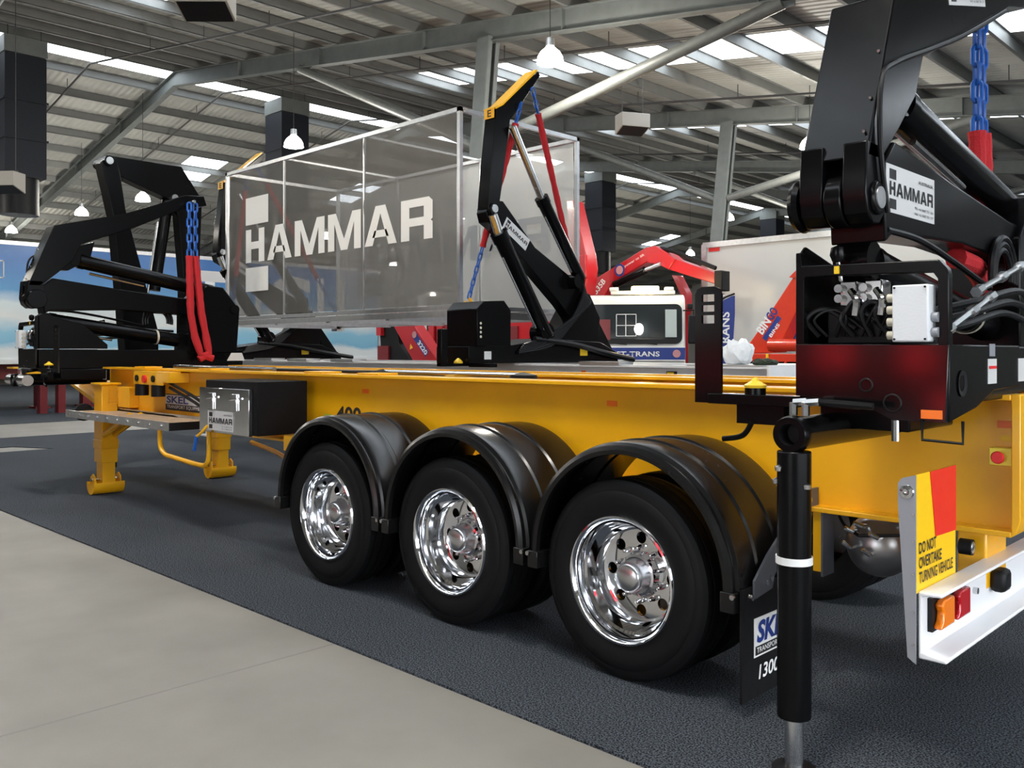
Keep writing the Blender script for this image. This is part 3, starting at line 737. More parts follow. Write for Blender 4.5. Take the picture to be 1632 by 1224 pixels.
# ================================================================ stowed side-loader cranes (front and rear of the yellow trailer)
def stowed_crane(xc, m, label, rear):
    C = thing('sideloader_crane', (xc, 4.8, 1.4), label, 'crane')
    X = lambda a: xc+m*a
    def pr(poly, a, b, name, mt=BLK, par=C, bev=.006): return MB().prism(poly, 'x', X(a), X(b)).build(name, mt, par, bev=bev)
    # base across the trailer
    pr([(3.44, 1.42), (3.44, 1.64), (5.95, 1.64), (5.95, 1.44), (4.4, 1.44), (4.3, 1.42)], -.29, .28, 'base_beam')
    pr([(3.43, 1.65), (3.43, 2.02), (3.47, 2.05), (3.90, 1.95), (4.2, 1.70), (4.2, 1.65)], -.29, -.272, 'side_cover')
    # near end panel (faces the camera side) with lower chamfer
    poly = [(X(-.29), 1.65), (X(.30), 1.645), (X(.29), 1.36), (X(.10), 1.36), (X(-.03), 1.42), (X(-.29), 1.44)]
    EP = MB().prism(poly, 'y', 3.405, 3.425).build('end_panel', BLKP, C, bev=.003)
    for ax, az, r in ((-.0, 1.49, .022), (.10, 1.425, .030)): MB().lathe([(0, r+.006), (-.004, r+.003), (-.004, r), (.015, r-.002), (.015, 0)], (X(ax), 3.404, az), 'y', 20).build('panel_hole', BLKS, EP)
    plate('amber_reflector', (min(X(.205), X(.28)), 3.405, 1.373), (1,0,0), (0,0,1), .075, .032, ORNG, EP, th=.004)
    # guard frame
    fr = MB()
    P = [(-.29, 1.65), (-.29, 2.02), (-.27, 2.02), (-.265, 1.965), (.265, 1.955), (.295, 1.92), (.30, 1.90), (.30, 1.64), (.262, 1.64), (.262, 1.885), (.245, 1.91), (-.245, 1.92), (-.255, 1.91), (-.255, 1.65)]
    fr.prism([(X(a), z) for a, z in P], 'y', 3.405, 3.45); fr.build('guard_frame', BLK, C, bev=.004)
    # junction box
    jb_ = MB().box((X(.115), 3.36, 1.655), (X(.245), 3.44, 1.865)).build('junction_box', WHTB, C, bev=.006)
    for a in (.125, .235):
        for z in (1.665, 1.855): MB().cyl((X(a), 3.354, z), (X(a), 3.36, z), .004, 8).build('box_screw', BLKS, jb_)
    for z in (1.68, 1.73, 1.775, 1.82): MB().cyl((X(.085), 3.40, z), (X(.115), 3.40, z), .016, 12).build('cable_gland', CREAM, jb_)
    for z in (1.69, 1.745): MB().cyl((X(.245), 3.40, z), (X(.268), 3.40, z), .018, 12).build('cable_gland', GREYP, jb_)
    # valve block, fittings and hoses inside the guard
    pr([(3.50, 1.65), (3.50, 1.80), (3.95, 1.80), (3.95, 1.65)], -.20, .08, 'valve_block', BLKS)
    for a in (-.10, .0):
        v = MB().box((X(a-.035), 3.47, 1.80), (X(a+.035), 3.56, 1.90)).build('valve_body', CHR, C, bev=.006)
        for z in (1.83, 1.87): MB().cyl((X(a-.03), 3.445, z), (X(a-.03), 3.47, z), .017, 10).build('valve_fitting', CHR, v)
        MB().tube(smooth_path([(X(a+.02), 3.45, 1.86), (X(a+.05), 3.43, 1.82), (X(a+.045), 3.43, 1.76)]), .014, 8).build('elbow_fitting', CHR, v)
    MB().lathe([(0, 0), (.005, .02), (.03, .03), (.06, .025), (.07, 0)], (X(-.12), 3.42, 1.97), 'z', 14).build('lever_knob', BLK, C)
    MB().cyl((X(-.12), 3.45, 1.90), (X(-.12), 3.42, 1.98), .008, 8).build('lever', STEEL, C)
    MB().box((X(-.125), 3.398, 1.925), (X(-.105), 3.404, 1.955)).build('yellow_tag', YEL2, C)
    for i in range(9):
        a = -.22+.035*i; rz = random.uniform(-.02, .02)
        MB().tube(smooth_path([(X(a), 3.47, 1.68), (X(a+random.uniform(-.05, .08)), 3.44, 1.76+rz), (X(a+random.uniform(-.02, .12)), 3.46, 1.80+rz), (X(min(.1, a+.15)), 3.47, 1.72+rz)], 5), .006 if i % 2 else .010, 6).build('hose', RUB2, C)
    for i in range(3):
        z = 1.68+.05*i; a = .08+.03*i
        MB().tube(smooth_path([(X(a), 3.7, z), (X(a+.08), 4.0, z+.05), (X(a+.06), 4.6, z+.12), (X(a), 5.2, z+.10)], 6), .016, 8).build('hose', RUB2, C)
    # bright hydraulic fittings on the outer face
    for (y0, z0, y1, z1) in ((3.46, 1.70, 3.95, 1.84), (3.80, 1.86, 4.35, 1.99)):
        q = MB().cyl((X(.28), y0, z0), (X(.28), y1, z1), .013, 10).build('hydraulic_pipe', STEEL, C)
        for t in (0, .55, 1): 
            yy, zz_ = y0+(y1-y0)*t, z0+(z1-z0)*t
            MB().cyl((X(.28), yy-.03, zz_-.008), (X(.28), yy+.03, zz_+.008), .022, 6).build('pipe_nut', STEEL, q)
    # side cheek (facing along the trailer)
    SC = pr([(3.43, 1.645), (4.3, 1.645), (4.3, 1.47), (3.95, 1.46), (3.73, 1.40), (3.43, 1.36)], .275, .295, 'side_cheek')
    MB().lathe([(0, .045), (.004, .05), (.004, .04), (0, .03)], (X(.296), 3.56, 1.50), 'x', 20).build('cheek_hole', BLKS, SC)
    if m > 0:
        plate('warning_label', (X(.295), 3.86, 1.49), (0,1,0), (0,0,1), .11, .10, LBL, SC)
        plate('warning_heading', (X(.295), 3.87, 1.55), (0,1,0), (0,0,1), .09, .012, PRED, SC, off=.004)
        plate('dark_label', (X(.295), 3.88, 1.60), (0,1,0), (0,0,1), .07, .05, GREYP, SC)
        plate('warning_label', (X(.295), 4.27, 1.49), (0,1,0), (0,0,1), .11, .10, LBL, SC)
    # hinge tower on the far side
    pr([(5.2, 1.6), (5.2, 2.22), (5.46, 2.47), (5.67, 2.45), (5.90, 2.17), (5.86, 1.6)], -.30, .06, 'hinge_tower', bev=.012)
    TP = MB().cyl((X(-.33), 5.82, 2.17), (X(.09), 5.82, 2.17), .06, 20).build('tower_pin', BLK, C)
    MB().cyl((X(.09), 5.82, 2.17), (X(.095), 5.82, 2.17), .045, 20).build('pin_cap', ALU, TP)
    # inner boom
    BO = pr([(3.53, 2.05), (3.50, 2.36), (3.62, 2.46), (4.30, 2.38), (5.1, 2.30), (5.85, 2.27), (5.85, 2.10), (5.3, 2.08), (4.41, 2.12), (3.60, 2.09)], -.20, .028, 'inner_boom', bev=.010)
    KN = MB().lathe([(-.035, .0), (-.035, .105), (.035, .105), (.035, 0)], (X(-.105), 3.43, 2.21), 'x', 32).build('knuckle', BLK, C, bev=.008)
    # outer arm: box section with forked foot
    arm = [(3.345, 2.36), (3.62, 3.06), (4.41, 3.28), (4.94, 3.49), (5.18, 3.60), (5.43, 3.62), (5.47, 3.50), (5.12, 3.41), (4.55, 3.13), (4.11, 2.95), (3.92, 2.87), (3.83, 2.68), (3.66, 2.52), (3.52, 2.40), (3.47, 2.36)]
    AR = pr(arm, -.24, .03, 'outer_arm', bev=.008)
    for a, b_ in ((-.24, -.145), (-.065, .03)):
        lug = [(3.345, 2.42), (3.50, 2.42), (3.53, 2.25), (3.51, 2.16), (3.46, 2.115), (3.40, 2.11), (3.35, 2.15), (3.33, 2.22)]
        pr(lug, a, b_, 'fork_lug', par=AR)
    PN = MB().cyl((X(-.275), 3.43, 2.21), (X(.045), 3.43, 2.21), .066, 28).build('elbow_pin', BLK, C, bev=.01)
    MB().cyl((X(.045), 3.43, 2.21), (X(.05), 3.43, 2.21), .042, 24).build('pin_cap', ALU, PN)
    MB().lathe([(-.02, .0), (-.02, .10), (.0, .11), (.02, .10), (.02, .0)], (X(-.27), 3.43, 2.21), 'x', 28).build('pin_collar', BLK, PN)
    # welded rib on the arm side, bent plate and cables
    pts = smooth_path([(X(.045), 3.50, 2.16), (X(.045), 3.43, 2.40), (X(.045), 3.44, 2.66), (X(.045), 3.58, 2.76), (X(.045), 4.0, 2.92), (X(.045), 4.4, 3.08), (X(.045), 5.0, 3.35)], 8)
    MB().tube(pts, .011, 8).build('arm_hose', RUB2, AR)
    pr([(3.70, 2.56), (3.93, 2.86), (4.10, 2.92), (4.05, 2.72), (3.90, 2.62), (3.80, 2.56)], -.16, -.05, 'cylinder_lug', par=AR)
    if rear:
        hammar_sign((X(.03), 4.22, 3.17), (0, 1, .26), (0, -.26, 1), .52, .19, C)
    for y, z in ((3.38, 2.46), (3.44, 2.60), (3.52, 2.80)): MB().cyl((X(.005), y-.012, z), (X(.005), y, z+.004), .006, 8).build('arm_stud', STEEL, AR)
    # hydraulic cylinders
    def ram(a, y0, z0, y1, z1, r, rod):
        d = Vector((0, y1-y0, z1-z0)); p0 = Vector((X(a), y0, z0)); p1 = Vector((X(a), y1, z1))
        R_ = MB().cyl(p0+d*.05, p1, r, 28).build('hydraulic_ram', BLK, C, bev=.006)
        MB().cyl(p0+d*.03, p0+d*.07, r*1.06, 28).build('gland_ring', BLK, R_)
        MB().cyl(p0-d*.01, p0+d*.06, r*.5, 16).build('ram_rod', CHR, R_)
        MB().cyl((X(a-.07), y0, z0), (X(a+.07), y0, z0), r*.9, 20).build('ram_eye', BLK, R_)
        n = Vector((0, d.z, -d.y)).normalized()*(r+.03); e = Vector((X(a+.03)-X(a), 0, 0))
        q = MB().cyl(p0+d*.12+n+e, p0+d*.5+n+e, .016, 10).build('ram_pipe', STEEL, R_)
        MB().cyl(p0+d*.48+n+e, p0+d*.53+n+e, .024, 6).build('pipe_nut', STEEL, q) if False else None
        return R_
    ram(-.10, 3.88, 2.70, 5.60, 2.40, .088, 0)
    ram(-.10, 3.56, 1.985, 5.14, 1.76, .085, 0)
    MB().lathe([(-.012, .088), (-.012, .092), (.012, .092), (.012, .088)], (X(-.10), 4.86, 1.80), 'y', 24).build('ram_band', CREAM, C)
    # hose loop on the boom face
    for r in (.13, .16, .19):
        pts = [(X(.03+r*.1), 4.95+r*math.cos(t), 2.0+r*math.sin(t)) for t in [PI*1.15*k/14-.2 for k in range(15)]]
        MB().tube(pts, .018, 8).build('boom_hose', RUB2, C)
    for dy in (0, .06): MB().tube(smooth_path([(X(.02), 3.55+dy, 2.10), (X(.02), 3.9, 2.09), (X(.02), 4.3, 2.03), (X(.03), 4.8, 1.93)]), .014, 8).build('boom_hose', RUB2, C)
    # twist-lock arm with guide post
    s = -1
    TA = MB().box((X(-.29), 3.43, 1.39), (X(-.72), 3.52, 1.435)).build('twistlock_arm', BLK, C, bev=.004)
    MB().box((X(-.36), 3.44, 1.31), (X(-.58), 3.50, 1.39)).build('arm_gusset', BLK, TA)
    MB().cyl((X(-.51), 3.475, 1.435), (X(-.51), 3.475, 1.465), .045, 20).build('twistlock_base', BLK, TA)
    MB().lathe([(0, .0), (0, .045), (.012, .048), (.03, .018), (.042, .012), (.045, 0)], (X(-.51), 3.475, 1.463), 'z', 20).build('twistlock_cone', YEL2, TA)
    MB().tube(smooth_path([(X(-.50), 3.43, 1.32), (X(-.54), 3.42, 1.26), (X(-.63), 3.41, 1.24)]), .012, 8).build('lock_handle', BLK, TA)
    gp = MB()
    # post with three slots: two uprights and bars
    xa, xb = -.81, -.675
    gp.box((X(xa), 3.47, 1.39), (X(xb), 3.485, 1.745)); gp.box((X(xa), 3.47, 1.745), (X(xa+.035), 3.485, 1.875)); gp.box((X(xb-.035), 3.47, 1.745), (X(xb), 3.485, 1.875))
    for z in (1.79, 1.835): gp.box((X(xa+.035), 3.47, z-.008), (X(xb-.035), 3.485, z+.008))
    gp.prism([(X(xa), 1.875), (X(xa+.012), 1.90), (X(xa+.035), 1.91), (X(xb-.035), 1.91), (X(xb-.012), 1.90), (X(xb), 1.875)], 'y', 3.47, 3.485)
    gp.build('guide_post', BLKP, C)
    # outrigger and stabiliser leg
    OX = X(-.21)
    OT = MB().lathe([(3.19, .042), (3.19, .066), (3.205, .072), (3.24, .072), (3.26, .066), (4.2, .066), (4.2, 0)], (OX, 0, 1.30), 'y', 28).build('outrigger_tube', BLK, C)
    MB().lathe([(3.19, .042), (3.26, .040), (3.26, .0)], (OX, 0, 1.30), 'y', 24).build('tube_bore', BLKS, OT)
    MB().box((OX-.07, 3.6, 1.30), (OX+.30, 4.1, 1.42)).build('outrigger_mount', BLK, C, bev=.01)
    for dx in (-.02, .03):
        MB().cyl((OX+dx, 3.27, 1.37), (OX+dx, 3.27, 1.42), .016, 6).build('hose_nut', STEEL, OT)
        MB().cyl((OX+dx-.0, 3.27, 1.42), (OX+dx+.05, 3.28, 1.425), .016, 6).build('hose_nut', STEEL, OT)
        MB().tube(smooth_path([(OX+dx+.05, 3.28, 1.425), (OX+dx+.15, 3.29, 1.42), (OX+dx+.25, 3.30, 1.415)]), .014, 8).build('leg_hose', RUB2, OT)
    if rear:
        ly = 3.235
        SL_ = MB().cyl((OX, ly, .205), (OX, ly, 1.235), .0645, 32).build('stabiliser_leg', BLK, C, bev=.005)
        MB().lathe([(0, .0655), (0, .070), (.028, .070), (.028, .0655)], (OX, ly, .80), 'z', 32).build('leg_band', WHT, SL_)
        MB().cyl((OX, ly, .012), (OX, ly, .205), .036, 24).build('leg_piston', STEEL, SL_)
        MB().lathe([(0, .0), (0, .085), (.008, .085), (.014, .05), (.016, 0)], (OX, ly, 0), 'z', 28).build('foot_pad', BLKS, SL_)
        for (dx, dy, z) in ((-.035, -.056, 1.17), (.062, -.02, 1.105), (-.06, -.026, 1.115)): MB().lathe([(-.016, .0), (-.010, .014), (.006, .016), (.014, 0)], (OX+dx, ly+dy, z), 'z', 10).build('leg_stud', STEEL, SL_)
        b = MB(); b.tube([(OX+.42, 3.40, 1.37), (OX+.42, 3.40, 1.295), (OX+.56, 3.40, 1.29), (OX+.56, 3.40, 1.37)], .006, 6); b.build('wire_hook', BLK, C)
        MB().cyl((OX+.31, 3.43, 1.28), (OX+.31, 3.43, 1.37), .014, 8).build('hook_pin', STEEL, C)
    else:
        SL_ = MB().cyl((OX-.30, 3.26, 1.30), (OX+.30, 3.26, 1.30), .06, 28).build('stabiliser_leg', STEEL, C)
        MB().lathe([(-.01, .061), (-.01, .066), (.01, .066), (.01, .061)], (OX+.02, 3.26, 1.30), 'x', 28).build('leg_band', WHT, SL_)
    if m > 0: hammar_sign((X(.028), 3.52, 2.17), (0,1,0), (0,0,1), .52, .19, C)
    return C
stowed_crane(-1.43, 1, 'stowed black crane with name plate above the white bumper end', True)
stowed_crane(-11.12, -1, 'stowed black crane folded at the landing-leg end of the yellow trailer', False)
# slings hanging from the arm tips
def sling(xs, label, dy=0):
    t = thing('lifting_sling', (xs, 5.3+dy, 1.5), label, 'sling')
    MB().cyl((xs-.06, 5.305+dy, 3.50), (xs+.06, 5.305+dy, 3.50), .02, 12).build('shackle_pin', STEEL, t)
    for y in (5.265+dy, 5.345+dy): chain((xs, y, 3.48), (xs, y, 2.80), .092, BLUC, t)
    sleeve([(xs, 5.265+dy, 2.82), (xs+.01, 5.28+dy, 2.1), (xs+.02, 5.33+dy, 1.80), (xs+.04, 5.40+dy, 1.58), (xs+.06, 5.55+dy, 1.53)], .045, t)
    sleeve([(xs, 5.345+dy, 2.82), (xs+.01, 5.42+dy, 2.1), (xs+.02, 5.47+dy, 1.85), (xs+.05, 5.50+dy, 1.60), (xs+.03, 5.38+dy, 1.52)], .045, t)
    return t
rs = sling(-1.60, 'red sleeved blue chain sling hanging from the rear crane arm')
sleeve([(-1.48, 4.56, 2.07), (-1.46, 4.75, 2.05), (-1.50, 4.98, 2.0), (-1.56, 5.25, 1.95)], .05, rs)
sling(-10.74, 'red sleeved blue chain sling draped onto the yellow deck', -.10)

# second raised crane standing behind the stowed front crane
C2 = thing('raised_crane', (-12.75, 5.5, 0), 'tall black crane frame with open top standing behind the stowed front crane', 'crane')
def p2(poly, a, b, name, mt=BLK): return MB().prism(poly, 'x', a, b).build(name, mt, C2, bev=.008)
p2([(4.80, 4.22), (4.90, 4.33), (5.00, 4.30), (5.06, 4.09), (5.13, 3.61), (5.35, 2.81), (5.60, 1.9), (5.60, 1.4), (5.14, 1.4), (5.08, 2.25), (4.97, 3.48)], -12.85, -12.6, 'inner_boom')
p2([(4.84, 4.22), (4.88, 4.33), (5.95, 4.33), (6.27, 3.88), (6.23, 2.87), (6.22, 1.4), (5.98, 1.4), (5.98, 2.71), (5.90, 3.61), (5.78, 3.82), (5.10, 4.05)], -12.82, -12.62, 'outer_arm')
q = MB().cyl((-13.0, 4.90, 4.25), (-12.56, 4.90, 4.25), .07, 24).build('elbow_pin', BLK, C2)
MB().cyl((-12.56, 4.90, 4.25), (-12.555, 4.90, 4.25), .05, 20).build('pin_cap', ALU, q)
q = MB().cyl((-12.75, 5.80, 3.85), (-12.75, 5.60, 2.5), .085, 20).build('hydraulic_ram', BLK, C2)
MB().cyl((-12.75, 5.66, 3.5), (-12.75, 5.48, 2.3), .02, 12).build('ram_pipe', STEEL, q)
q = MB().cyl((-12.7, 5.83, 3.85), (-12.56, 5.83, 3.85), .05, 20).build('ram_pin', STEEL, C2)
MB().box((-12.95, 4.85, .95), (-12.6, 6.75, 1.45)).build('pedestal_beam', BLK, C2)
for y in (4.98, 6.62): MB().box((-12.85, y-.07, 0), (-12.7, y+.07, .95)).build('stand_post', BLKS, C2)

# ================================================================ white trailer with two raised cranes and the mesh display box
WT = thing('flat_trailer', (-10, 9.0, 0), 'white skeletal trailer carrying raised cranes behind the yellow trailer', 'trailer')
for y in (8.30, 9.75):
    b = MB(); b.box((-17.5, y-.008, .95), (-4.45, y+.008, 1.44)); b.box((-17.5, y-.1, 1.44), (-4.45, y+.1, 1.465)); b.box((-17.5, y-.1, .93), (-4.45, y+.1, .95))
    b.build('main_beam', WHT, WT)
for x in (-16, -13, -10, -7, -5): MB().box((x-.05, 8.31, 1.15), (x+.05, 9.74, 1.35)).build('cross_member', WHT, WT)
for x in (-14.2, -13.1, -11.8, -6.6): MB().box((x-.3, 8.18, 1.465), (x+.3, 8.45, 1.50)).build('deck_pad', ALU, WT)
MB().box((-5.4, 8.2, 1.466), (-4.45, 9.85, 1.476)).build('deck_plate', ALU, WT)
MB().box((-4.45, 8.2, .95), (-4.42, 9.85, 1.48)).build('rear_end_plate', WHT, WT)
plate('side_reflector', (-6.95, 8.29, 1.35), (1,0,0), (0,0,1), .07, .04, ORNG, WT, th=.004)
p = plate('beam_label', (-5.72, 8.29, 1.35), (1,0,0), (0,0,1), .14, .05, DRK, WT)
plate('label_strip', (-5.71, 8.29, 1.36), (1,0,0), (0,0,1), .09, .03, YEL2, p, off=.004)
for wx in (-6.2, -7.5, -8.8):
    for y0 in (7.85, 9.9): MB().lathe(tyre_prof(y0, .28), (wx, 0, .495), 'y', 36).build('tyre', RUB, WT)
    MB().cyl((wx, 8.1, .495), (wx, 9.95, .495), .06, 12).build('axle', BLKS, WT)
    MB().lathe([(7.87, .30), (7.98, .25), (7.98, 0)], (wx, 0, .495), 'y', 28).build('wheel_rim', STEEL, WT)
for y in (8.2, 9.85):
    MB().box((-16.2, y-.08, .02), (-16.0, y+.08, .95)).build('landing_leg', WHT, WT); MB().box((-16.3, y-.14, 0), (-15.9, y+.14, .03)).build('landing_foot', WHT, WT)

def raised_crane(x1, label, tip_letter):
    C = thing('sideloader_crane', (x1-.2, 9.0, 1.47), label, 'crane')
    def pr(poly, a, b, name, mt=BLK, par=None, bev=.008): return MB().prism(poly, 'x', x1+a, x1+b).build(name, mt, par or C, bev=bev)
    z0 = 1.47
    pr([(7.36, z0), (7.36, 1.68), (8.13, 1.70), (8.78, 1.79), (9.9, 1.75), (10.3, 1.60), (10.3, z0)], -.55, .05, 'base_beam')
    pr([(8.70, 1.72), (9.25, 2.01), (9.58, 2.45), (9.70, 2.42), (9.93, 2.1), (9.87, 1.60)], -.35, .02, 'hinge_tower')
    BO = pr([(7.72, 3.36), (7.80, 3.48), (7.90, 3.53), (8.02, 3.53), (8.62, 2.99), (9.31, 2.66), (9.64, 2.66), (9.67, 2.24), (9.31, 2.10), (9.15, 2.25), (8.42, 2.80), (7.88, 3.18), (7.76, 3.24)], -.20, -.02, 'inner_boom')
    AR = pr([(7.88, 4.68), (8.00, 4.74), (8.66, 5.32), (8.70, 5.27), (8.22, 4.68), (8.13, 4.58), (7.96, 3.60), (7.92, 3.38), (7.84, 3.30), (7.76, 3.33), (7.74, 3.44), (7.79, 3.97), (7.87, 4.57)], -.20, .0, 'outer_arm')
    b = MB(); b.prism([(7.87, 4.67), (8.00, 4.745), (8.64, 5.32), (8.62, 5.335), (7.99, 4.765), (7.855, 4.69)], 'x', x1-.205, x1+.005); TPp = b.build('tip_plate', YEL, AR)
    plate('tip_letter_patch', (x1-.19, 7.865, 4.56), (1,0,0), (0,0,1), .18, .13, YEL, AR, off=.012, th=.004)
    text(tip_letter, (x1-.13, 7.865, 4.58), (1,0,0), (0,0,1), .07, .09, DRK, AR, off=.018, bold=.02)
    PN = MB().cyl((x1-.22, 7.84, 3.40), (x1+.02, 7.84, 3.40), .085, 24).build('elbow_pin', BLK, C)
    MB().lathe([(.0, .055), (.006, .05), (.006, 0)], (x1+.02, 7.84, 3.41), 'x', 20).build('pin_cap', STEEL, PN)
    def ram(a, s, e, m_, r):
        S = Vector((x1+a, *s)); Mi = Vector((x1+a, *m_)); E = Vector((x1+a, *e))
        R_ = MB().cyl(Mi, E, r, 22).build('hydraulic_ram', BLK, C)
        MB().cyl(S, Mi, r*.6, 16).build('ram_rod', STEEL, R_)
        MB().cyl(Mi-(E-Mi)*.03, Mi+(E-Mi)*.05, r*1.12, 22).build('gland_ring', BLK, R_)
        off = Vector((.0, -r*.8, -r*.8)); MB().cyl(Mi.lerp(E, .15)+off, Mi.lerp(E, .85)+off, .016, 8).build('ram_pipe', STEEL, R_)
    ram(.05, (8.12, 4.48), (9.45, 2.62), (8.68, 3.62), .085)
    ram(.06, (7.76, 3.32), (8.75, 1.82), (7.88, 3.07), .10)
    MB().cyl((x1-.1, 9.35, 2.58), (x1+.12, 9.35, 2.58), .10, 20).build('ram_pin', BLK, C)
    MB().cyl((x1-.1, 8.72, 1.86), (x1+.12, 8.72, 1.86), .13, 20).build('ram_pin', BLK, C)
    # stay on the far side
    pr([(9.80, 2.12), (9.93, 2.12), (10.45, z0), (10.10, z0)], -.2, -.05, 'far_stay')
    # electric cabinet
    CB = pr([(7.49, 1.68), (7.49, 2.14), (7.60, 2.24), (7.96, 2.26), (8.08, 2.14), (8.08, 1.68)], -.5, .06, 'cabinet')
    for i in range(4): MB().cyl((x1+.06, 7.55, 1.80+i*.055), (x1+.065, 7.55, 1.80+i*.055), .017, 12).build('cabinet_lamp', CREAM, CB)
    plate('rating_label', (x1+.05, 7.62, 1.52), (0,1,0), (0,0,1), .12, .10, LBL, C)
    plate('yellow_label', (x1+.05, 9.45, 1.56), (0,1,0), (0,0,1), .16, .13, YEL2, C)
    # hoses sweeping over the base
    for i in range(6):
        y = .07*i
        MB().tube(smooth_path([(x1+.07, 8.2+y*.3, 1.60+.02*i), (x1+.10, 8.8, 1.70+.03*i), (x1+.10, 9.2+y, 2.0+.05*i), (x1+.06, 9.5+y*.2, 2.4), (x1+.0, 9.55, 2.6)], 6), .022, 8).build('hose', RUB2, C)
    MB().tube(smooth_path([(x1+.08, 8.5, 1.78), (x1+.12, 9.2, 1.72), (x1+.12, 9.9, 1.60), (x1+.1, 10.6, 1.50)], 6), .04, 8).build('hose', RUB2, C)
    for k in range(5): MB().cyl((x1+.08, 8.62+.04*k, 1.92-.02*k), (x1+.14, 8.62+.04*k, 1.92-.02*k), .02, 8).build('hose_nut', STEEL, C)
    # twist-lock and guide post
    MB().box((x1+.05, 7.36, 1.43), (x1+.42, 7.48, 1.475)).build('twistlock_arm', BLK, C)
    MB().box((x1-.10, 6.98, 1.44), (x1-.0, 7.50, 1.475)).build('guide_arm', BLK, C)
    MB().box((x1-.10, 6.98, 1.44), (x1-.02, 7.09, 1.89)).build('guide_post', BLK, C, bev=.01)
    MB().lathe([(0, .0), (0, .055), (.02, .055), (.06, .015), (.065, 0)], (x1-.05, 7.28, 1.475), 'z', 16).build('twistlock_cone', YEL2, C)
    d = Vector((0, .44, -.265)).normalized(); u = Vector((0, .265, .44)).normalized()
    hammar_sign((x1+-.02, 8.00, 3.19), d, u, .50, .17, C, small=False)
    return C
raised_crane(-8.0, 'raised black crane with a yellow-topped tip beside the mesh display box', 'E')
raised_crane(-15.0, 'raised black crane half hidden behind the mesh display box', 'E')

# mesh display box held by the two cranes
BXm = thing('mesh_display_box', (-11.75, 9.0, 2.18), 'container-sized mesh display box printed with big white letters, hung between cranes', 'display box')
bx0, bx1, by0, by1, bz0, bz1 = -14.85, -8.66, 7.86, 10.22, 2.20, 4.79
def bar(a, b_, r=.028, name='frame_rail'): 
    A = Vector(a); B = Vector(b_); return MB().box(A-Vector((r, r, r)), B+Vector((r, r, r))).build(name, ALU, BXm)
for y in (by0, by1):
    for z in (bz0, bz1): bar((bx0, y, z), (bx1, y, z))
    for x in (bx0, bx1): bar((x, y, bz0), (x, y, bz1), name='corner_post')
    for x in (-12.95, -10.75): bar((x, y, bz0), (x, y, bz1), .014, 'mid_post')
for x in (bx0, bx1):
    for z in (bz0, bz1): bar((x, by0, z), (x, by1, z))
for x in (-12.95, -10.75): bar((x, by0, bz1), (x, by1, bz1), .016, 'cross_rail')
# aluminium floor frame with bottom skirt
for y in (by0, by1): MB().box((bx0, y-.03, bz0-.12), (bx1, y+.03, bz0-.04)).build('bottom_rail', ALU, BXm)
for x in (-14.8, -13.2, -11.7, -10.2, -8.72): MB().box((x-.04, by0, bz0-.14), (x+.04, by1, bz0-.05)).build('floor_beam', ALU, BXm)
for x in (bx0, bx1):
    for y in (by0, by1): MB().box((x-.09, y-.09, bz0-.18), (x+.09, y+.09, bz0-.02)).build('corner_casting', ALU, BXm)
def screen(y, m, name):
    b = MB(); nx, nz = 48, 20; V = []
    for i in range(nx+1):
        row = []
        for k in range(nz+1):
            x = bx0+.06+(bx1-bx0-.12)*i/nx; z = bz0+.04+(bz1-bz0-.08)*k/nz
            row.append(b.bm.verts.new((x, y+.012*math.sin(i*1.7)+.006*math.sin(k*.9+i*.4), z)))
        V.append(row)
    for i in range(nx):
        for k in range(nz): b.bm.faces.new((V[i][k], V[i+1][k], V[i+1][k+1], V[i][k+1]))
    return b.build(name, m, BXm)
scr = screen(by0, MESHG, 'mesh_screen'); scr2 = screen(by1, MESHW, 'mesh_screen')
PW = mat('banner_white', (.95, .94, .90), .7)
def banner_letters(y, par, m, off):
    xr = (1, 0, 0)
    Lx0, Lx1 = -14.16, -9.18
    for z0, z1 in ((3.80, 4.27), (2.65, 3.06)): plate('logo_block', (Lx0, y, z0), xr, (0,0,1), .74, z1-z0, m, par, off=off, th=.004)
    glyphs('HAMMAR', (Lx0, y, 3.15), xr, (0,0,1), Lx1-Lx0, .57, m, par, off=off+.002)
banner_letters(by0, scr, PW, .022)
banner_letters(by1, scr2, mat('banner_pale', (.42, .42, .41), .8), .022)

# slings from the raised crane tips to the box corners
def box_sling(x1, xc, label):
    t = thing('lifting_sling', (x1-.1, 8.4, 2.2), label, 'sling')
    xa = x1+.04
    for (ty, tz), (cy, cz), in (((8.29, 4.82), (by0, bz0-.02)), ((8.50, 5.05), (by1, bz0-.02))):
        A = Vector((xa if True else x1, ty, tz)); B = Vector((xc+.12, cy, cz)); 
        d = B-A
        chain(A, A+d*.10, .085, BLUC, t)
        sleeve([A+d*.10, A+d*.42, A+d*.70], .042, t)
        chain(A+d*.70, A+d*.95, .085, BLUC, t)
        hk = MB(); h0 = A+d*.95
        hk.tube(smooth_path([h0, h0+Vector((.02, .03, -.06)), h0+Vector((.0, .0, -.11)), h0+Vector((-.0, -.05, -.09)), h0+Vector((0, -.05, -.04))]), [.02]*24+[.012], 8); hk.build('hook', YEL, t)
box_sling(-8.0, bx1, 'red and blue chain sling from the yellow-tipped crane to the mesh box end')
box_sling(-15.0, bx0, 'red and blue chain sling seen faintly through the grey mesh')

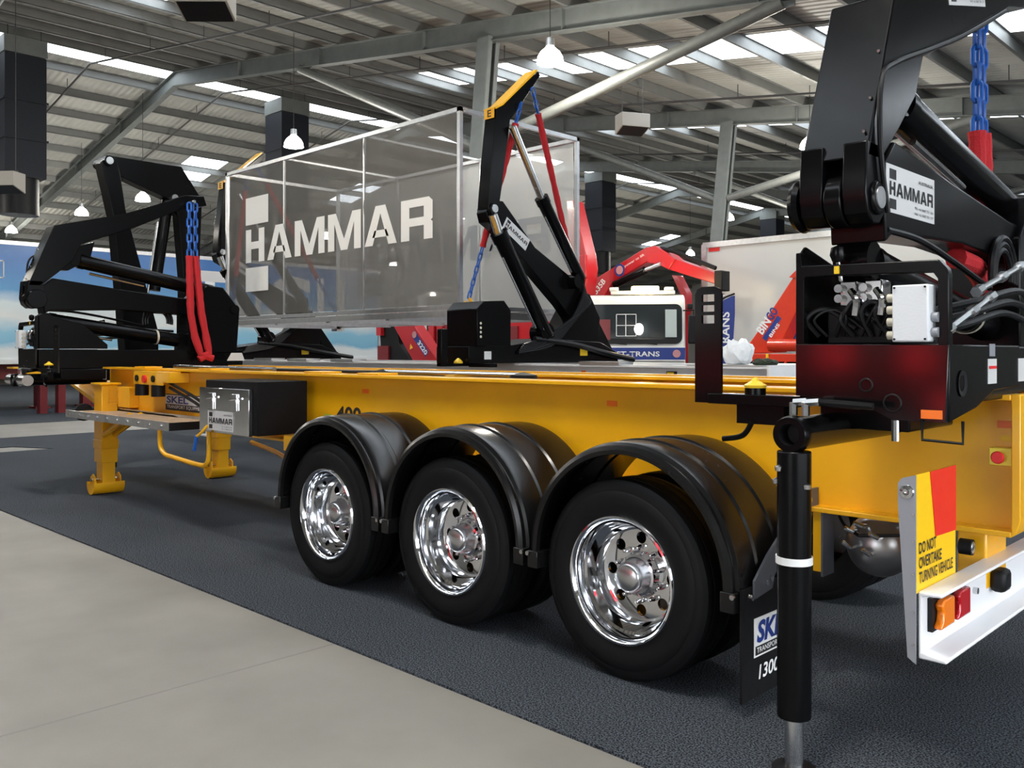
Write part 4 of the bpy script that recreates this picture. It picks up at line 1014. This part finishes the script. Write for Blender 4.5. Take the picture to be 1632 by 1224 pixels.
# ================================================================ background vehicles
# big sky-printed trailer across the far left
SK = thing('printed_box_trailer', (-28.2, 12, 0), 'tall box trailer printed with blue sky and white clouds', 'trailer')
MB().box((-29.4, 3.6, 1.35), (-27, 20.4, 4.63)).build('box_body', SKYP, SK, smooth=False)
MB().box((-29.42, 3.58, 4.55), (-26.97, 20.42, 4.66)).build('roof_rail', ALU, SK)
MB().box((-29.42, 3.58, 1.27), (-26.96, 20.42, 1.40)).build('bottom_rail', WHT, SK)
MB().box((-26.99, 20.35, 1.35), (-26.94, 20.45, 4.6)).build('corner_post', ALU, SK)
for c, y, wd in (('T', 13.0, 1.35), ('O', 14.55, .95), ('S', 15.9, 1.6), ('U', 17.7, 1.15)): text(c, (-27, y, 2.45), (0,1,0), (0,0,1), wd, 1.75, PWHT, SK, bold=.03, off=.01, name='big_letter')
b = MB()
for a_, c_ in (((7.0, 3.62), (7.70, 3.65)), ((7.0, 4.08), (7.70, 4.11)), ((7.67, 3.62), (7.70, 4.11)), ((7.0, 3.62), (7.03, 4.11))): b.box((-26.995, a_[0], a_[1]), (-26.985, c_[0], c_[1]))
b.build('logo_outline', PWHT, SK)
MB().box((-29.0, 4.0, .85), (-27.4, 20, 1.27)).build('chassis', REDD, SK)
for y in (8.75, 10.0): 
    MB().box((-27.6, y-.12, .05), (-27.3, y+.12, .9)).build('landing_leg', REDD, SK); MB().box((-27.75, y-.2, 0), (-27.15, y+.2, .06)).build('landing_foot', REDD, SK)
for y in (5.6, 6.9, 17.6, 18.9): MB().lathe(tyre_prof(-.14, .28), (0, 0, 0), 'y', 32).build('tyre', RUB, None) if False else MB().lathe([(p[0]-27.4, p[1]) for p in tyre_prof(0, .28)], (0, y, .495), 'x', 32).build('tyre', RUB, SK)
for y in (5.6, 6.9, 17.6, 18.9):
    MB().lathe([(p[0]-29.3, p[1]) for p in tyre_prof(0, .28)], (0, y, .495), 'x', 24).build('tyre', RUB, SK)
    MB().cyl((-29.1, y, .495), (-27.2, y, .495), .14, 16).build('axle', REDD, SK)
# small yellow chassis end poking out beside the stowed crane
YS = thing('yellow_chassis_end', (-25, 7.7, 0), 'short yellow chassis end with flange behind the stowed crane base', 'chassis')
MB().prism([(7.30, .88), (7.30, .94), (7.60, .94), (7.60, 1.18), (7.28, 1.18), (7.28, 1.22), (8.6, 1.22), (8.6, .88)], 'x', -25.3, -24.8).build('chassis_web', YEL, YS)
for y in (8.05, 8.5): MB().box((-25.2, y-.09, 0), (-24.95, y+.09, .88)).build('chassis_leg', REDD, YS)

# white box trailer on the right
WB = thing('white_box_trailer', (-7, 20, 0), 'tall plain white refrigerated box trailer beside the leaning column', 'trailer')
WBM = mat('white_panel', (.56, .55, .51), .3, noise=.02, nscale=1)
MB().box((-11.8, 18.7, 1.55), (-1.5, 21.2, 4.20)).build('box_body', WBM, WB, smooth=False)
MB().box((-11.83, 18.66, 4.12), (-1.5, 21.22, 4.25)).build('roof_rail', ALU, WB)
MB().box((-11.83, 18.66, 1.50), (-1.5, 21.22, 1.68)).build('bottom_rail', ALU, WB)
MB().box((-11.86, 18.65, 1.52), (-11.72, 18.8, 4.2)).build('corner_post', ALU, WB)
plate('red_marker', (-11.68, 18.69, 4.02), (1,0,0), (0,0,1), .3, .09, PRED, WB)
MB().box((-11, 19.2, .85), (-1.8, 20.7, 1.5)).build('chassis', BLKS, WB)
for wx in (-3, -4.3, -5.6):
    for y0 in (18.75, 20.85): MB().lathe(tyre_prof(y0, .28), (wx, 0, .495), 'y', 24).build('tyre', RUB, WB)
    MB().cyl((wx, 19, .495), (wx, 20.9, .495), .08, 12).build('axle', BLKS, WB)
MB().box((-10.4, 19.3, 0), (-10.2, 19.5, .9)).build('landing_leg', BLKS, WB); MB().box((-10.4, 20.4, 0), (-10.2, 20.6, .9)).build('landing_leg', BLKS, WB)

# skip-bin loader
BN = thing('bin_loader', (-7.2, 13.6, 0), 'orange-red bin loader arm with bin lettering in front of the white box trailer', 'loader')
ARM = MB().prism([(-7.79, 1.58), (-7.47, 1.99), (-6.88, 2.80), (-6.76, 2.93), (-6.60, 2.91), (-6.60, 2.66), (-6.73, 2.40), (-7.15, 1.60)], 'y', 13.5, 13.85).build('loader_arm', ORED, BN, bev=.015)
MB().prism([(-6.92, 2.82), (-6.76, 2.96), (-6.58, 2.94), (-6.58, 2.80), (-6.72, 2.78)], 'y', 13.46, 13.9).build('arm_cap', ORED, BN, bev=.01)
MB().box((-7.82, 13.4, 1.45), (-5.2, 14.6, 1.58)).build('loader_deck', ORED, BN, bev=.01)
MB().box((-7.6, 13.5, .85), (-5.2, 14.5, 1.40)).build('loader_chassis', BLKS, BN)
MB().cyl((-7.25, 13.45, 1.72), (-6.3, 13.45, 1.72), .10, 20).build('bin_ram', ORED, BN)
MB().tube(smooth_path([(-7.2, 13.4, 1.45), (-7.15, 13.38, 1.37), (-7.0, 13.38, 1.36), (-6.93, 13.4, 1.45)]), .02, 8).build('tie_loop', ORED, BN)
MB().box((-7.28, 13.38, 1.46), (-7.24, 13.4, 1.58)).build('yellow_marker', YEL2, BN)
d = Vector((.30, 0, .40)).normalized(); u = Vector((-.40, 0, .30)).normalized()
b = MB(); o_ = Vector((-7.58, 13.495, 1.98)); b.bm.faces.new([b.bm.verts.new(o_+d*x+u*y) for x, y in ((-.0, -.02), (.55, -.02), (.55, .02), (-.0, .02))]); b.bm.free()
text('BIN', (-7.40, 13.495, 1.89), d, u, .27, .155, PWHT, ARM, bold=.03, off=.004)
text('GO', (-7.23, 13.495, 2.115), d, u, .20, .155, DBLU, ARM, bold=.03, off=.004)
plate('blue_badge', Vector((-7.34, 13.498, 1.79)), d, u, .46, .085, DBLU, ARM)
text('BINS', Vector((-7.25, 13.496, 1.845))+Vector((.01, 0, .0)), d, u, .26, .06, PWHT, ARM, bold=.02, off=.006)
FRM = MB().tube([(-7.10, 13.95, 1.75), (-6.80, 13.95, 2.60), (-6.4, 13.95, 2.60)], .03, 8).build('blue_frame', LBLU, BN)
MB().box((-7.16, 13.88, 1.86), (-6.4, 13.95, 2.02)).build('blue_bracket', LBLU, BN); MB().box((-7.12, 13.88, 1.72), (-7.02, 13.95, 1.86)).build('blue_bracket', LBLU, BN)
for wx in (-7.2, -5.7):
    for y0 in (13.45, 14.3): MB().lathe(tyre_prof(y0, .25), (wx, 0, .495), 'y', 24).build('tyre', RUB, BN)
    MB().cyl((wx, 13.6, .495), (wx, 14.4, .495), .08, 12).build('axle', BLKS, BN)

# white truck with red knuckle crane
th = math.atan2(.6, .8)
TK = thing('crane_truck', (-11.55, 15.6, 0), 'white truck cab with blue lettered stripe and glowing beacon bar', 'truck')
def loc(p): return Vector((-11.55, 15.6, 0)) + Matrix.Rotation(th, 3, 'Z') @ Vector(p)
def tb(b): bmesh.ops.transform(b.bm, matrix=Matrix.Translation((-11.55, 15.6, 0)) @ Matrix.Rotation(th, 4, 'Z'), verts=b.bm.verts); return b
CABM = mat('cab_white', (.70, .70, .66), .3, coat=.3)
CAB = tb(MB().prism([(0, .8), (-.02, 1.70), (.10, 2.62), (.22, 2.80), (.45, 2.86), (1.5, 2.86), (1.5, .8)], 'x', -1.12, 1.05)).build('cab', CABM, TK, bev=.06, seg=3)
def rrect(x0, x1, z0, z1, r, n=5):
    out = []
    for cx_, cz_, a0 in ((x1-r, z1-r, 0), (x0+r, z1-r, PI/2), (x0+r, z0+r, PI), (x1-r, z0+r, 1.5*PI)):
        for k in range(n+1): out.append((cx_+r*math.cos(a0+PI/2*k/n), cz_+r*math.sin(a0+PI/2*k/n)))
    return out
ws = MB(); ws.prism(rrect(-1.04, .98, 1.78, 2.64, .14), 'y', -.03, .0)
for v in ws.bm.verts: v.co.y += (v.co.z-1.70)*.132-.008
tb(ws).build('windscreen', GLASSD, TK)
dd = (math.cos(th), math.sin(th), 0); nn = Vector((0, -.135, 1)).normalized()
# flat pieces on the glass: pale patch painting side-window light, seat, rack, mirror glow
SW = mat('painted_window_light', (.42, .48, .46), .4)
plate('window_light_patch', loc((.62, -.035, 1.92)), dd, Matrix.Rotation(th, 3, 'Z') @ Vector((0, .132, 1)), .24, .60, SW, TK, off=.03)
plate('seat_back', loc((-.95, -.04, 1.86)), dd, Matrix.Rotation(th, 3, 'Z') @ Vector((0, .132, 1)), .40, .45, REDD, TK, off=.03)
b = MB()
for x in (-.42, -.22, -.0): b.tube([loc((x, -.03, 1.95)), loc((x, .03, 2.42))], .008, 6)
for z in (1.95, 2.18, 2.42): b.tube([loc((-.42, -.03+(z-1.95)*.128, z)), loc((0, -.03+(z-1.95)*.128, z))], .008, 6)
b.build('cab_rack', PWHT, TK)
MB().lathe([(-.005, 0), (0, .12), (.005, 0)], loc((.06, -.06, 2.10)), 'y', 20).build('mirror_glow_patch', HLAMP, TK)  # emissive material stands in for light caught by the mirror
tb(MB().prism([(-.06, 1.78), (-.03, 1.78), (-.02, 1.90), (-.05, 1.88)], 'x', -.9, .85)).build('dash_trim', BLKS, TK)
for x in (-.2, .45): MB().tube([loc((x, -.06, 1.77)), loc((x-.35, -.05, 1.80))], .012, 6).build('wiper', BLKS, TK)
tb(MB().box((-1.10, -.05, 1.44), (1.04, -.02, 1.70))).build('stripe_panel', DBLU, TK)
for z in (1.70, 1.42): tb(MB().box((-1.10, -.055, z), (1.04, -.02, z+.02))).build('stripe_edge', PWHT, TK)
text('WEST-TRANS', loc((-.75, -.05, 1.51)), dd, (0,0,1), 1.25, .11, PWHT, TK, bold=.02, off=.006)
q = loc((.86, -.06, 1.57))
rm = MB(); rm.lathe([(0, .0), (-.01, .08), (0, .085)], (0, 0, 0), 'y', 20); tb(rm); bmesh.ops.translate(rm.bm, verts=rm.bm.verts, vec=loc((.86, -.05, 1.57))-loc((0, 0, 0))); rm.build('round_badge', mat('pink_badge', (.55, .25, .25), .5), TK)
tb(MB().box((-1.12, -.02, .45), (1.05, .05, 1.42))).build('bumper', CABM, TK, bev=.03)
tb(MB().box((1.10, -.05, 1.78), (1.34, .04, 2.40))).build('mirror', BLKS, TK, bev=.03)
MB().tube([loc((1.0, .1, 2.5)), loc((1.22, .0, 2.5)), loc((1.22, .0, 2.35))], .015, 8).build('mirror_arm', BLKS, TK)
tb(MB().box((1.08, .0, 2.52), (1.20, .06, 2.64))).build('mirror_bracket', BLKS, TK, bev=.02)
LB = tb(MB().box((-.55, .35, 2.87), (.85, .60, 2.95))).build('beacon_base', CABM, TK, bev=.02)
tb(MB().box((-.10, .33, 2.95), (.50, .62, 3.05))).build('beacon', BEACON, TK, bev=.03)
for x in (-.48, .72): tb(MB().box((x-.1, .35, 2.95), (x+.1, .60, 3.03))).build('beacon_end', CABM, TK, bev=.02)
L = bpy.data.lights.new('beacon_light', 'POINT'); L.energy = 40; L.color = (1, .75, .4); L.shadow_soft_size = .15
lo = bpy.data.objects.new('beacon_light', L); col.objects.link(lo); lo.parent = TK; lo.location = loc((.2, .2, 3.1))-Vector(TK.location)
tb(MB().box((-1.2, 1.55, .9), (1.05, 6.5, 1.25))).build('truck_deck', REDD, TK)
for y in (.9, 4.6):
    for x in (-1.05, .78): 
        w_ = MB(); w_.lathe([(p[0]+x, p[1]) for p in tyre_prof(0, .27)], (0, y, .495), 'x', 24); tb(w_).build('tyre', RUB, TK)
    a_ = MB(); a_.cyl((-.9, y, .495), (.9, y, .495), .08, 12); tb(a_).build('axle', BLKS, TK)
# knuckle crane
KC = thing('knuckle_crane', (-14, 17.3, 1.2), 'red knuckle crane arching over the white truck cab', 'crane')
KA = MB().prism([(-14.25, 2.8), (-13.84, 2.8), (-13.43, 3.29), (-12.38, 3.74), (-12.03, 3.72), (-12.16, 4.06), (-12.45, 4.07), (-13.96, 3.43)], 'y', 17.2, 17.5).build('main_boom', REDP, KC, bev=.02)
MB().prism([(-12.45, 4.05), (-12.16, 4.08), (-11.78, 3.86), (-11.6, 3.72), (-11.78, 3.50), (-12.03, 3.62), (-12.38, 3.70)], 'y', 17.15, 17.55).build('knuckle_joint', REDP, KC, bev=.02)
KB = MB().prism([(-12.0, 3.80), (-11.78, 3.80), (-10.56, 3.34), (-10.58, 3.10), (-11.85, 3.52)], 'y', 17.2, 17.5).build('jib', REDP, KC, bev=.02)
MB().tube([(-12.1, 17.3, 4.02), (-11.7, 17.25, 3.92), (-10.6, 17.25, 3.46)], .05, 8).build('jib_hose', BLKS, KC)
MB().cyl((-13.3, 17.1, 3.22), (-12.4, 17.1, 3.52), .09, 16).build('boom_ram', BLK, KC); MB().cyl((-12.4, 17.1, 3.52), (-11.95, 17.1, 3.64), .05, 12).build('ram_rod', STEEL, KC)
MB().box((-10.60, 17.18, 2.95), (-10.40, 17.52, 3.40)).build('jib_head', BLKS, KC, bev=.02)
chain((-10.46, 17.35, 2.95), (-10.46, 17.35, 2.70), .07, STEEL, KC)
MB().tube(smooth_path([(-10.46, 17.35, 2.70), (-10.42, 17.35, 2.62), (-10.46, 17.35, 2.55), (-10.52, 17.35, 2.60)]), .025, 8).build('crane_hook', REDP, KC)
MB().box((-14.4, 17.1, 1.25), (-13.8, 17.6, 2.85)).build('crane_column', REDP, KC, bev=.03)
text('535B', (-13.93, 17.198, 3.02), (.6, 0, .62), (-.62, 0, .6), .42, .15, PWHT, KA, off=.004, bold=.02)
text('power to lift', (-13.05, 17.198, 3.62), (.92, 0, .39), (-.39, 0, .92), .62, .08, PWHT, KA, off=.004)
bb = MB(); bb.lathe([(0, 0), (-.006, .15), (0, .155)], (-13.22, 17.196, 3.58), 'y', 20); bb.build('round_badge', DBLU, KA)
bb = MB(); bb.lathe([(0, 0), (-.006, .10), (0, .105)], (-13.22, 17.19, 3.58), 'y', 20); bb.build('badge_centre', mat('pink_badge', (.55, .25, .25), .5), KA)
# tall red boom
TB2 = thing('red_boom', (-13.95, 16.4, 0), 'tall red folded boom rising beside the mesh display box', 'crane')
MB().prism([(-14.05, 5.25), (-13.85, 5.22), (-13.45, 3.89), (-13.40, 3.56), (-13.48, 2.95), (-14.0, 2.93)], 'y', 16.2, 16.6).build('boom', REDP, TB2, bev=.02)
MB().prism([(-13.72, 3.86), (-13.39, 3.90), (-13.36, 3.35), (-13.49, 3.30), (-13.72, 3.32)], 'y', 16.1, 16.2).build('boom_end', REDP, TB2, bev=.02)
MB().box((-14.15, 16.25, 0), (-13.93, 16.45, 2.98)).build('mast', REDD, TB2)
# far red crane right of the cab
RC = thing('red_loader_crane', (-14.8, 22, 0), 'slim red bent crane arm behind the cab mirror', 'crane')
MB().prism([(-14.94, 3.85), (-14.73, 3.83), (-14.42, 3.29), (-14.42, 2.8), (-14.60, 2.70), (-14.60, 3.2), (-14.79, 3.57)], 'y', 21.9, 22.2).build('upper_arm', REDP, RC, bev=.02)
MB().cyl((-14.80, 22.0, 2.62), (-14.6, 22.0, 3.02), .05, 10).build('arm_ram', WHT, RC)
MB().prism([(-14.42, 2.85), (-14.60, 2.75), (-14.90, 2.45), (-14.92, 1.2), (-14.55, 1.2), (-14.55, 2.5)], 'y', 21.9, 22.2).build('lower_arm', REDP, RC, bev=.02)
MB().box((-15.2, 21.6, 0), (-14.2, 22.5, 1.25)).build('crane_base', REDD, RC)
# folded red crane seen under the mesh box
FC = thing('folded_crane', (-16.2, 13.2, 0), 'folded red crane with blue number label under the mesh box', 'crane')
FA = MB().prism([(-16.75, 2.55), (-16.20, 2.52), (-15.10, 1.47), (-15.10, 1.2), (-15.75, 1.2), (-16.65, 2.22)], 'y', 13.0, 13.3).build('boom', REDP, FC, bev=.02)
MB().prism([(-17.3, 2.01), (-17.2, 2.3), (-17.1, 2.5), (-16.65, 2.4), (-16.56, 1.79), (-15.9, 1.25), (-17.21, 1.25)], 'y', 13.1, 13.4).build('hose_guard', BLKS, FC, bev=.02)
MB().prism([(-17.32, 2.6), (-17.15, 2.6), (-17.12, 2.0), (-17.3, 2.0)], 'y', 13.0, 13.1).build('side_arm', REDP, FC)
MB().box((-17.32, 13.05, 1.25), (-16.9, 13.1, 1.75)).build('lower_guard', REDD, FC)
d2 = Vector((.62, 0, -.60)).normalized(); u2 = Vector((.60, 0, .62)).normalized()
lb = plate('number_label', Vector((-15.98, 13.0, 1.98)), d2, u2, .70, .17, DBLU, FA)
text('3220', Vector((-15.76, 12.998, 1.80)), d2, u2, .40, .12, PWHT, lb, bold=.03, off=.004)
bb = MB(); bb.lathe([(0, 0), (-.006, .075), (0, .08)], (-15.86, 12.99, 2.00), 'y', 18); bb.build('round_badge', mat('pink_badge', (.55, .25, .25), .5), lb)
b = MB(); b.bm.faces.new([b.bm.verts.new(p) for p in ((-16.02, 12.985, 1.66), (-15.90, 12.985, 1.70), (-15.99, 12.985, 1.80))]); b.build('warning_triangle', YEL2, FA)
MB().box((-17.2, 13.0, 0), (-15.2, 13.6, 1.25)).build('crane_base', REDD, FC)
# red machine on the far stand
RM = thing('red_machine', (-15.5, 14.9, 0), 'low red machine body behind the white trailer', 'machine')
MB().box((-17.38, 14.7, .9), (-16.0, 15.8, 2.45)).build('machine_body', REDD, RM, bev=.03)
for i in range(4): MB().box((-17.3+.32*i, 14.62, 1.75), (-17.1+.32*i, 14.7, 2.3)).build('body_panel', REDP, RM, bev=.01)
MB().box((-17.1, 14.5, 1.55), (-13.2, 14.7, 1.72)).build('lower_rail', REDP, RM, bev=.01)
MB().box((-15.4, 14.7, .9), (-13.3, 15.5, 2.38)).build('machine_body', REDP, RM, bev=.03)
MB().box((-15.2, 14.66, 1.9), (-14.2, 14.7, 2.2)).build('body_panel', REDD, RM)
for x in (-17, -16.2, -15.1, -13.6): MB().box((x-.1, 14.9, 0), (x+.1, 15.2, .9)).build('machine_leg', BLKS, RM)
tag(MB().box((-16.95, 14.0, 0), (-16.76, 14.12, 3.0)).build('display_post', WHT), 'thin white upright post beside the folded red crane', 'post')
# feather flag
FG = thing('feather_flag', (-9.6, 15.9, 0), 'blue feather flag with white vertical lettering beside the guide post', 'flag')
b = MB(); fd = Vector((.8, .6, 0)); fo = Vector((-9.72, 15.85, 0))
outl = [(0, 1.1), (0, 2.35), (.04, 2.52), (.14, 2.66), (.30, 2.74), (.36, 2.75), (.36, 2.4), (.33, 1.9), (.30, 1.1)]
F0 = [b.bm.verts.new(fo+fd*p[0]+Vector((0, 0, p[1]))) for p in outl]; F1 = [b.bm.verts.new(fo+fd*p[0]+Vector((0, .012, p[1]))) for p in outl]
b.bm.faces.new(F0); b.bm.faces.new(F1[::-1])
for i in range(len(outl)): b.bm.faces.new((F0[i], F0[(i+1) % 9], F1[(i+1) % 9], F1[i]))
b.build('flag_cloth', DBLU, FG)
MB().tube(smooth_path([fo+Vector((0, 0, 0))-fd*.02, fo+Vector((0, 0, 2.35))-fd*.02, fo+fd*.02+Vector((0, 0, 2.54)), fo+fd*.13+Vector((0, 0, 2.69)), fo+fd*.36+Vector((0, 0, 2.79))]), .02, 8).build('flag_pole', BLKS, FG)
text('TRANS', fo+fd*.26+Vector((0, -.004, 1.62)), (0, 0, 1), -fd, .80, .17, PWHT, FG, bold=.02, off=.006)
MB().box(fo-Vector((.2, .2, 0)), fo+Vector((.2, .2, .05))).build('flag_foot', BLKS, FG)
# odds and ends on the white trailer's rear deck
bg_ = MB(); bmesh.ops.create_icosphere(bg_.bm, subdivisions=3, radius=1)
for v in bg_.bm.verts:
    n_ = v.co.normalized(); k = 1+.10*math.sin(n_.x*7+n_.z*5)+.08*math.sin(n_.y*9+n_.x*4)
    v.co = Vector((-5.03+n_.x*.17*k, 8.62+n_.y*.15*k, 1.477+max(0, (n_.z+.75)*.15*k)))
tag(bg_.build('shopping_bag', BAG), 'crumpled white plastic shopping bag on the white trailer deck', 'bag')
bg_ = MB(); bmesh.ops.create_icosphere(bg_.bm, subdivisions=3, radius=1)
for v in bg_.bm.verts:
    n_ = v.co.normalized(); k = 1+.15*math.sin(n_.x*6+n_.y*8)
    v.co = Vector((-4.64+n_.x*.13*k, 8.5+n_.y*.12*k, 1.477+max(0, (n_.z+.5)*.045*k)))
tag(bg_.build('dark_cloth', GREEN), 'dark green cloth bundle beside the shopping bag', 'cloth')
MB_ = MB(); MB_.prism([(8.22, 1.465), (8.62, 1.465), (8.62, 1.48)], 'x', 0, .01); MB_.bm.free()
tag(MB().prism([(5.60, 1.50), (5.84, 1.50), (5.80, 1.60), (5.66, 1.60)], 'x', -10.60, -10.58).build('folded_card', LBL), 'small white folded card beside the red sling on the yellow deck', 'card')
# unseen trailer added behind the camera to redden reflections in the black panels
OP = thing('added_reflection_trailer', (-11, -6.5, 0), 'unseen grey trailer with red band, added for red reflections in black panels', 'trailer')
MB().box((-19, -8.2, 1.75), (-3.4, -5.7, 2.9)).build('box_body', mat('grey_box_panel', (.25, .25, .26), .4), OP, bev=.03)
MB().box((-19.02, -8.22, 1.05), (-3.38, -5.68, 1.75)).build('lower_band', REDP, OP, bev=.02)
MB().box((-19, -8.0, .7), (-3.4, -5.9, 1.1)).build('chassis', BLKS, OP)
for x in (-16.5, -12.5, -8.5, -4.8): MB().box((x-.5, -5.70, 1.9), (x+.5, -5.69, 2.6)).build('white_panel', WHT, OP)
for wx in (-5, -6.3, -7.6, -17):
    for y0 in (-6.2, -8.1): MB().lathe(tyre_prof(y0, .28), (wx, 0, .495), 'y', 24).build('tyre', RUB, OP)
    MB().cyl((wx, -8, .495), (wx, -6, .495), .08, 12).build('axle', BLKS, OP)

# glowing red panels added out of view to put red patches in reflections
REDGLOW = mat('added_red_glow', (.5, .01, .02), .4, emit=(1, .02, .03, 4.5))
for x, z, wd, hh in ((-5.95, 1.40, .5, .36), (-6.9, 1.35, .35, .3), (-4.75, 1.36, .42, .38), (-4.35, .80, .4, .28)):
    MB().box((x, -5.68, z), (x+wd, -5.64, z+hh)).build('added_glow_panel', REDGLOW, OP, bev=.01)
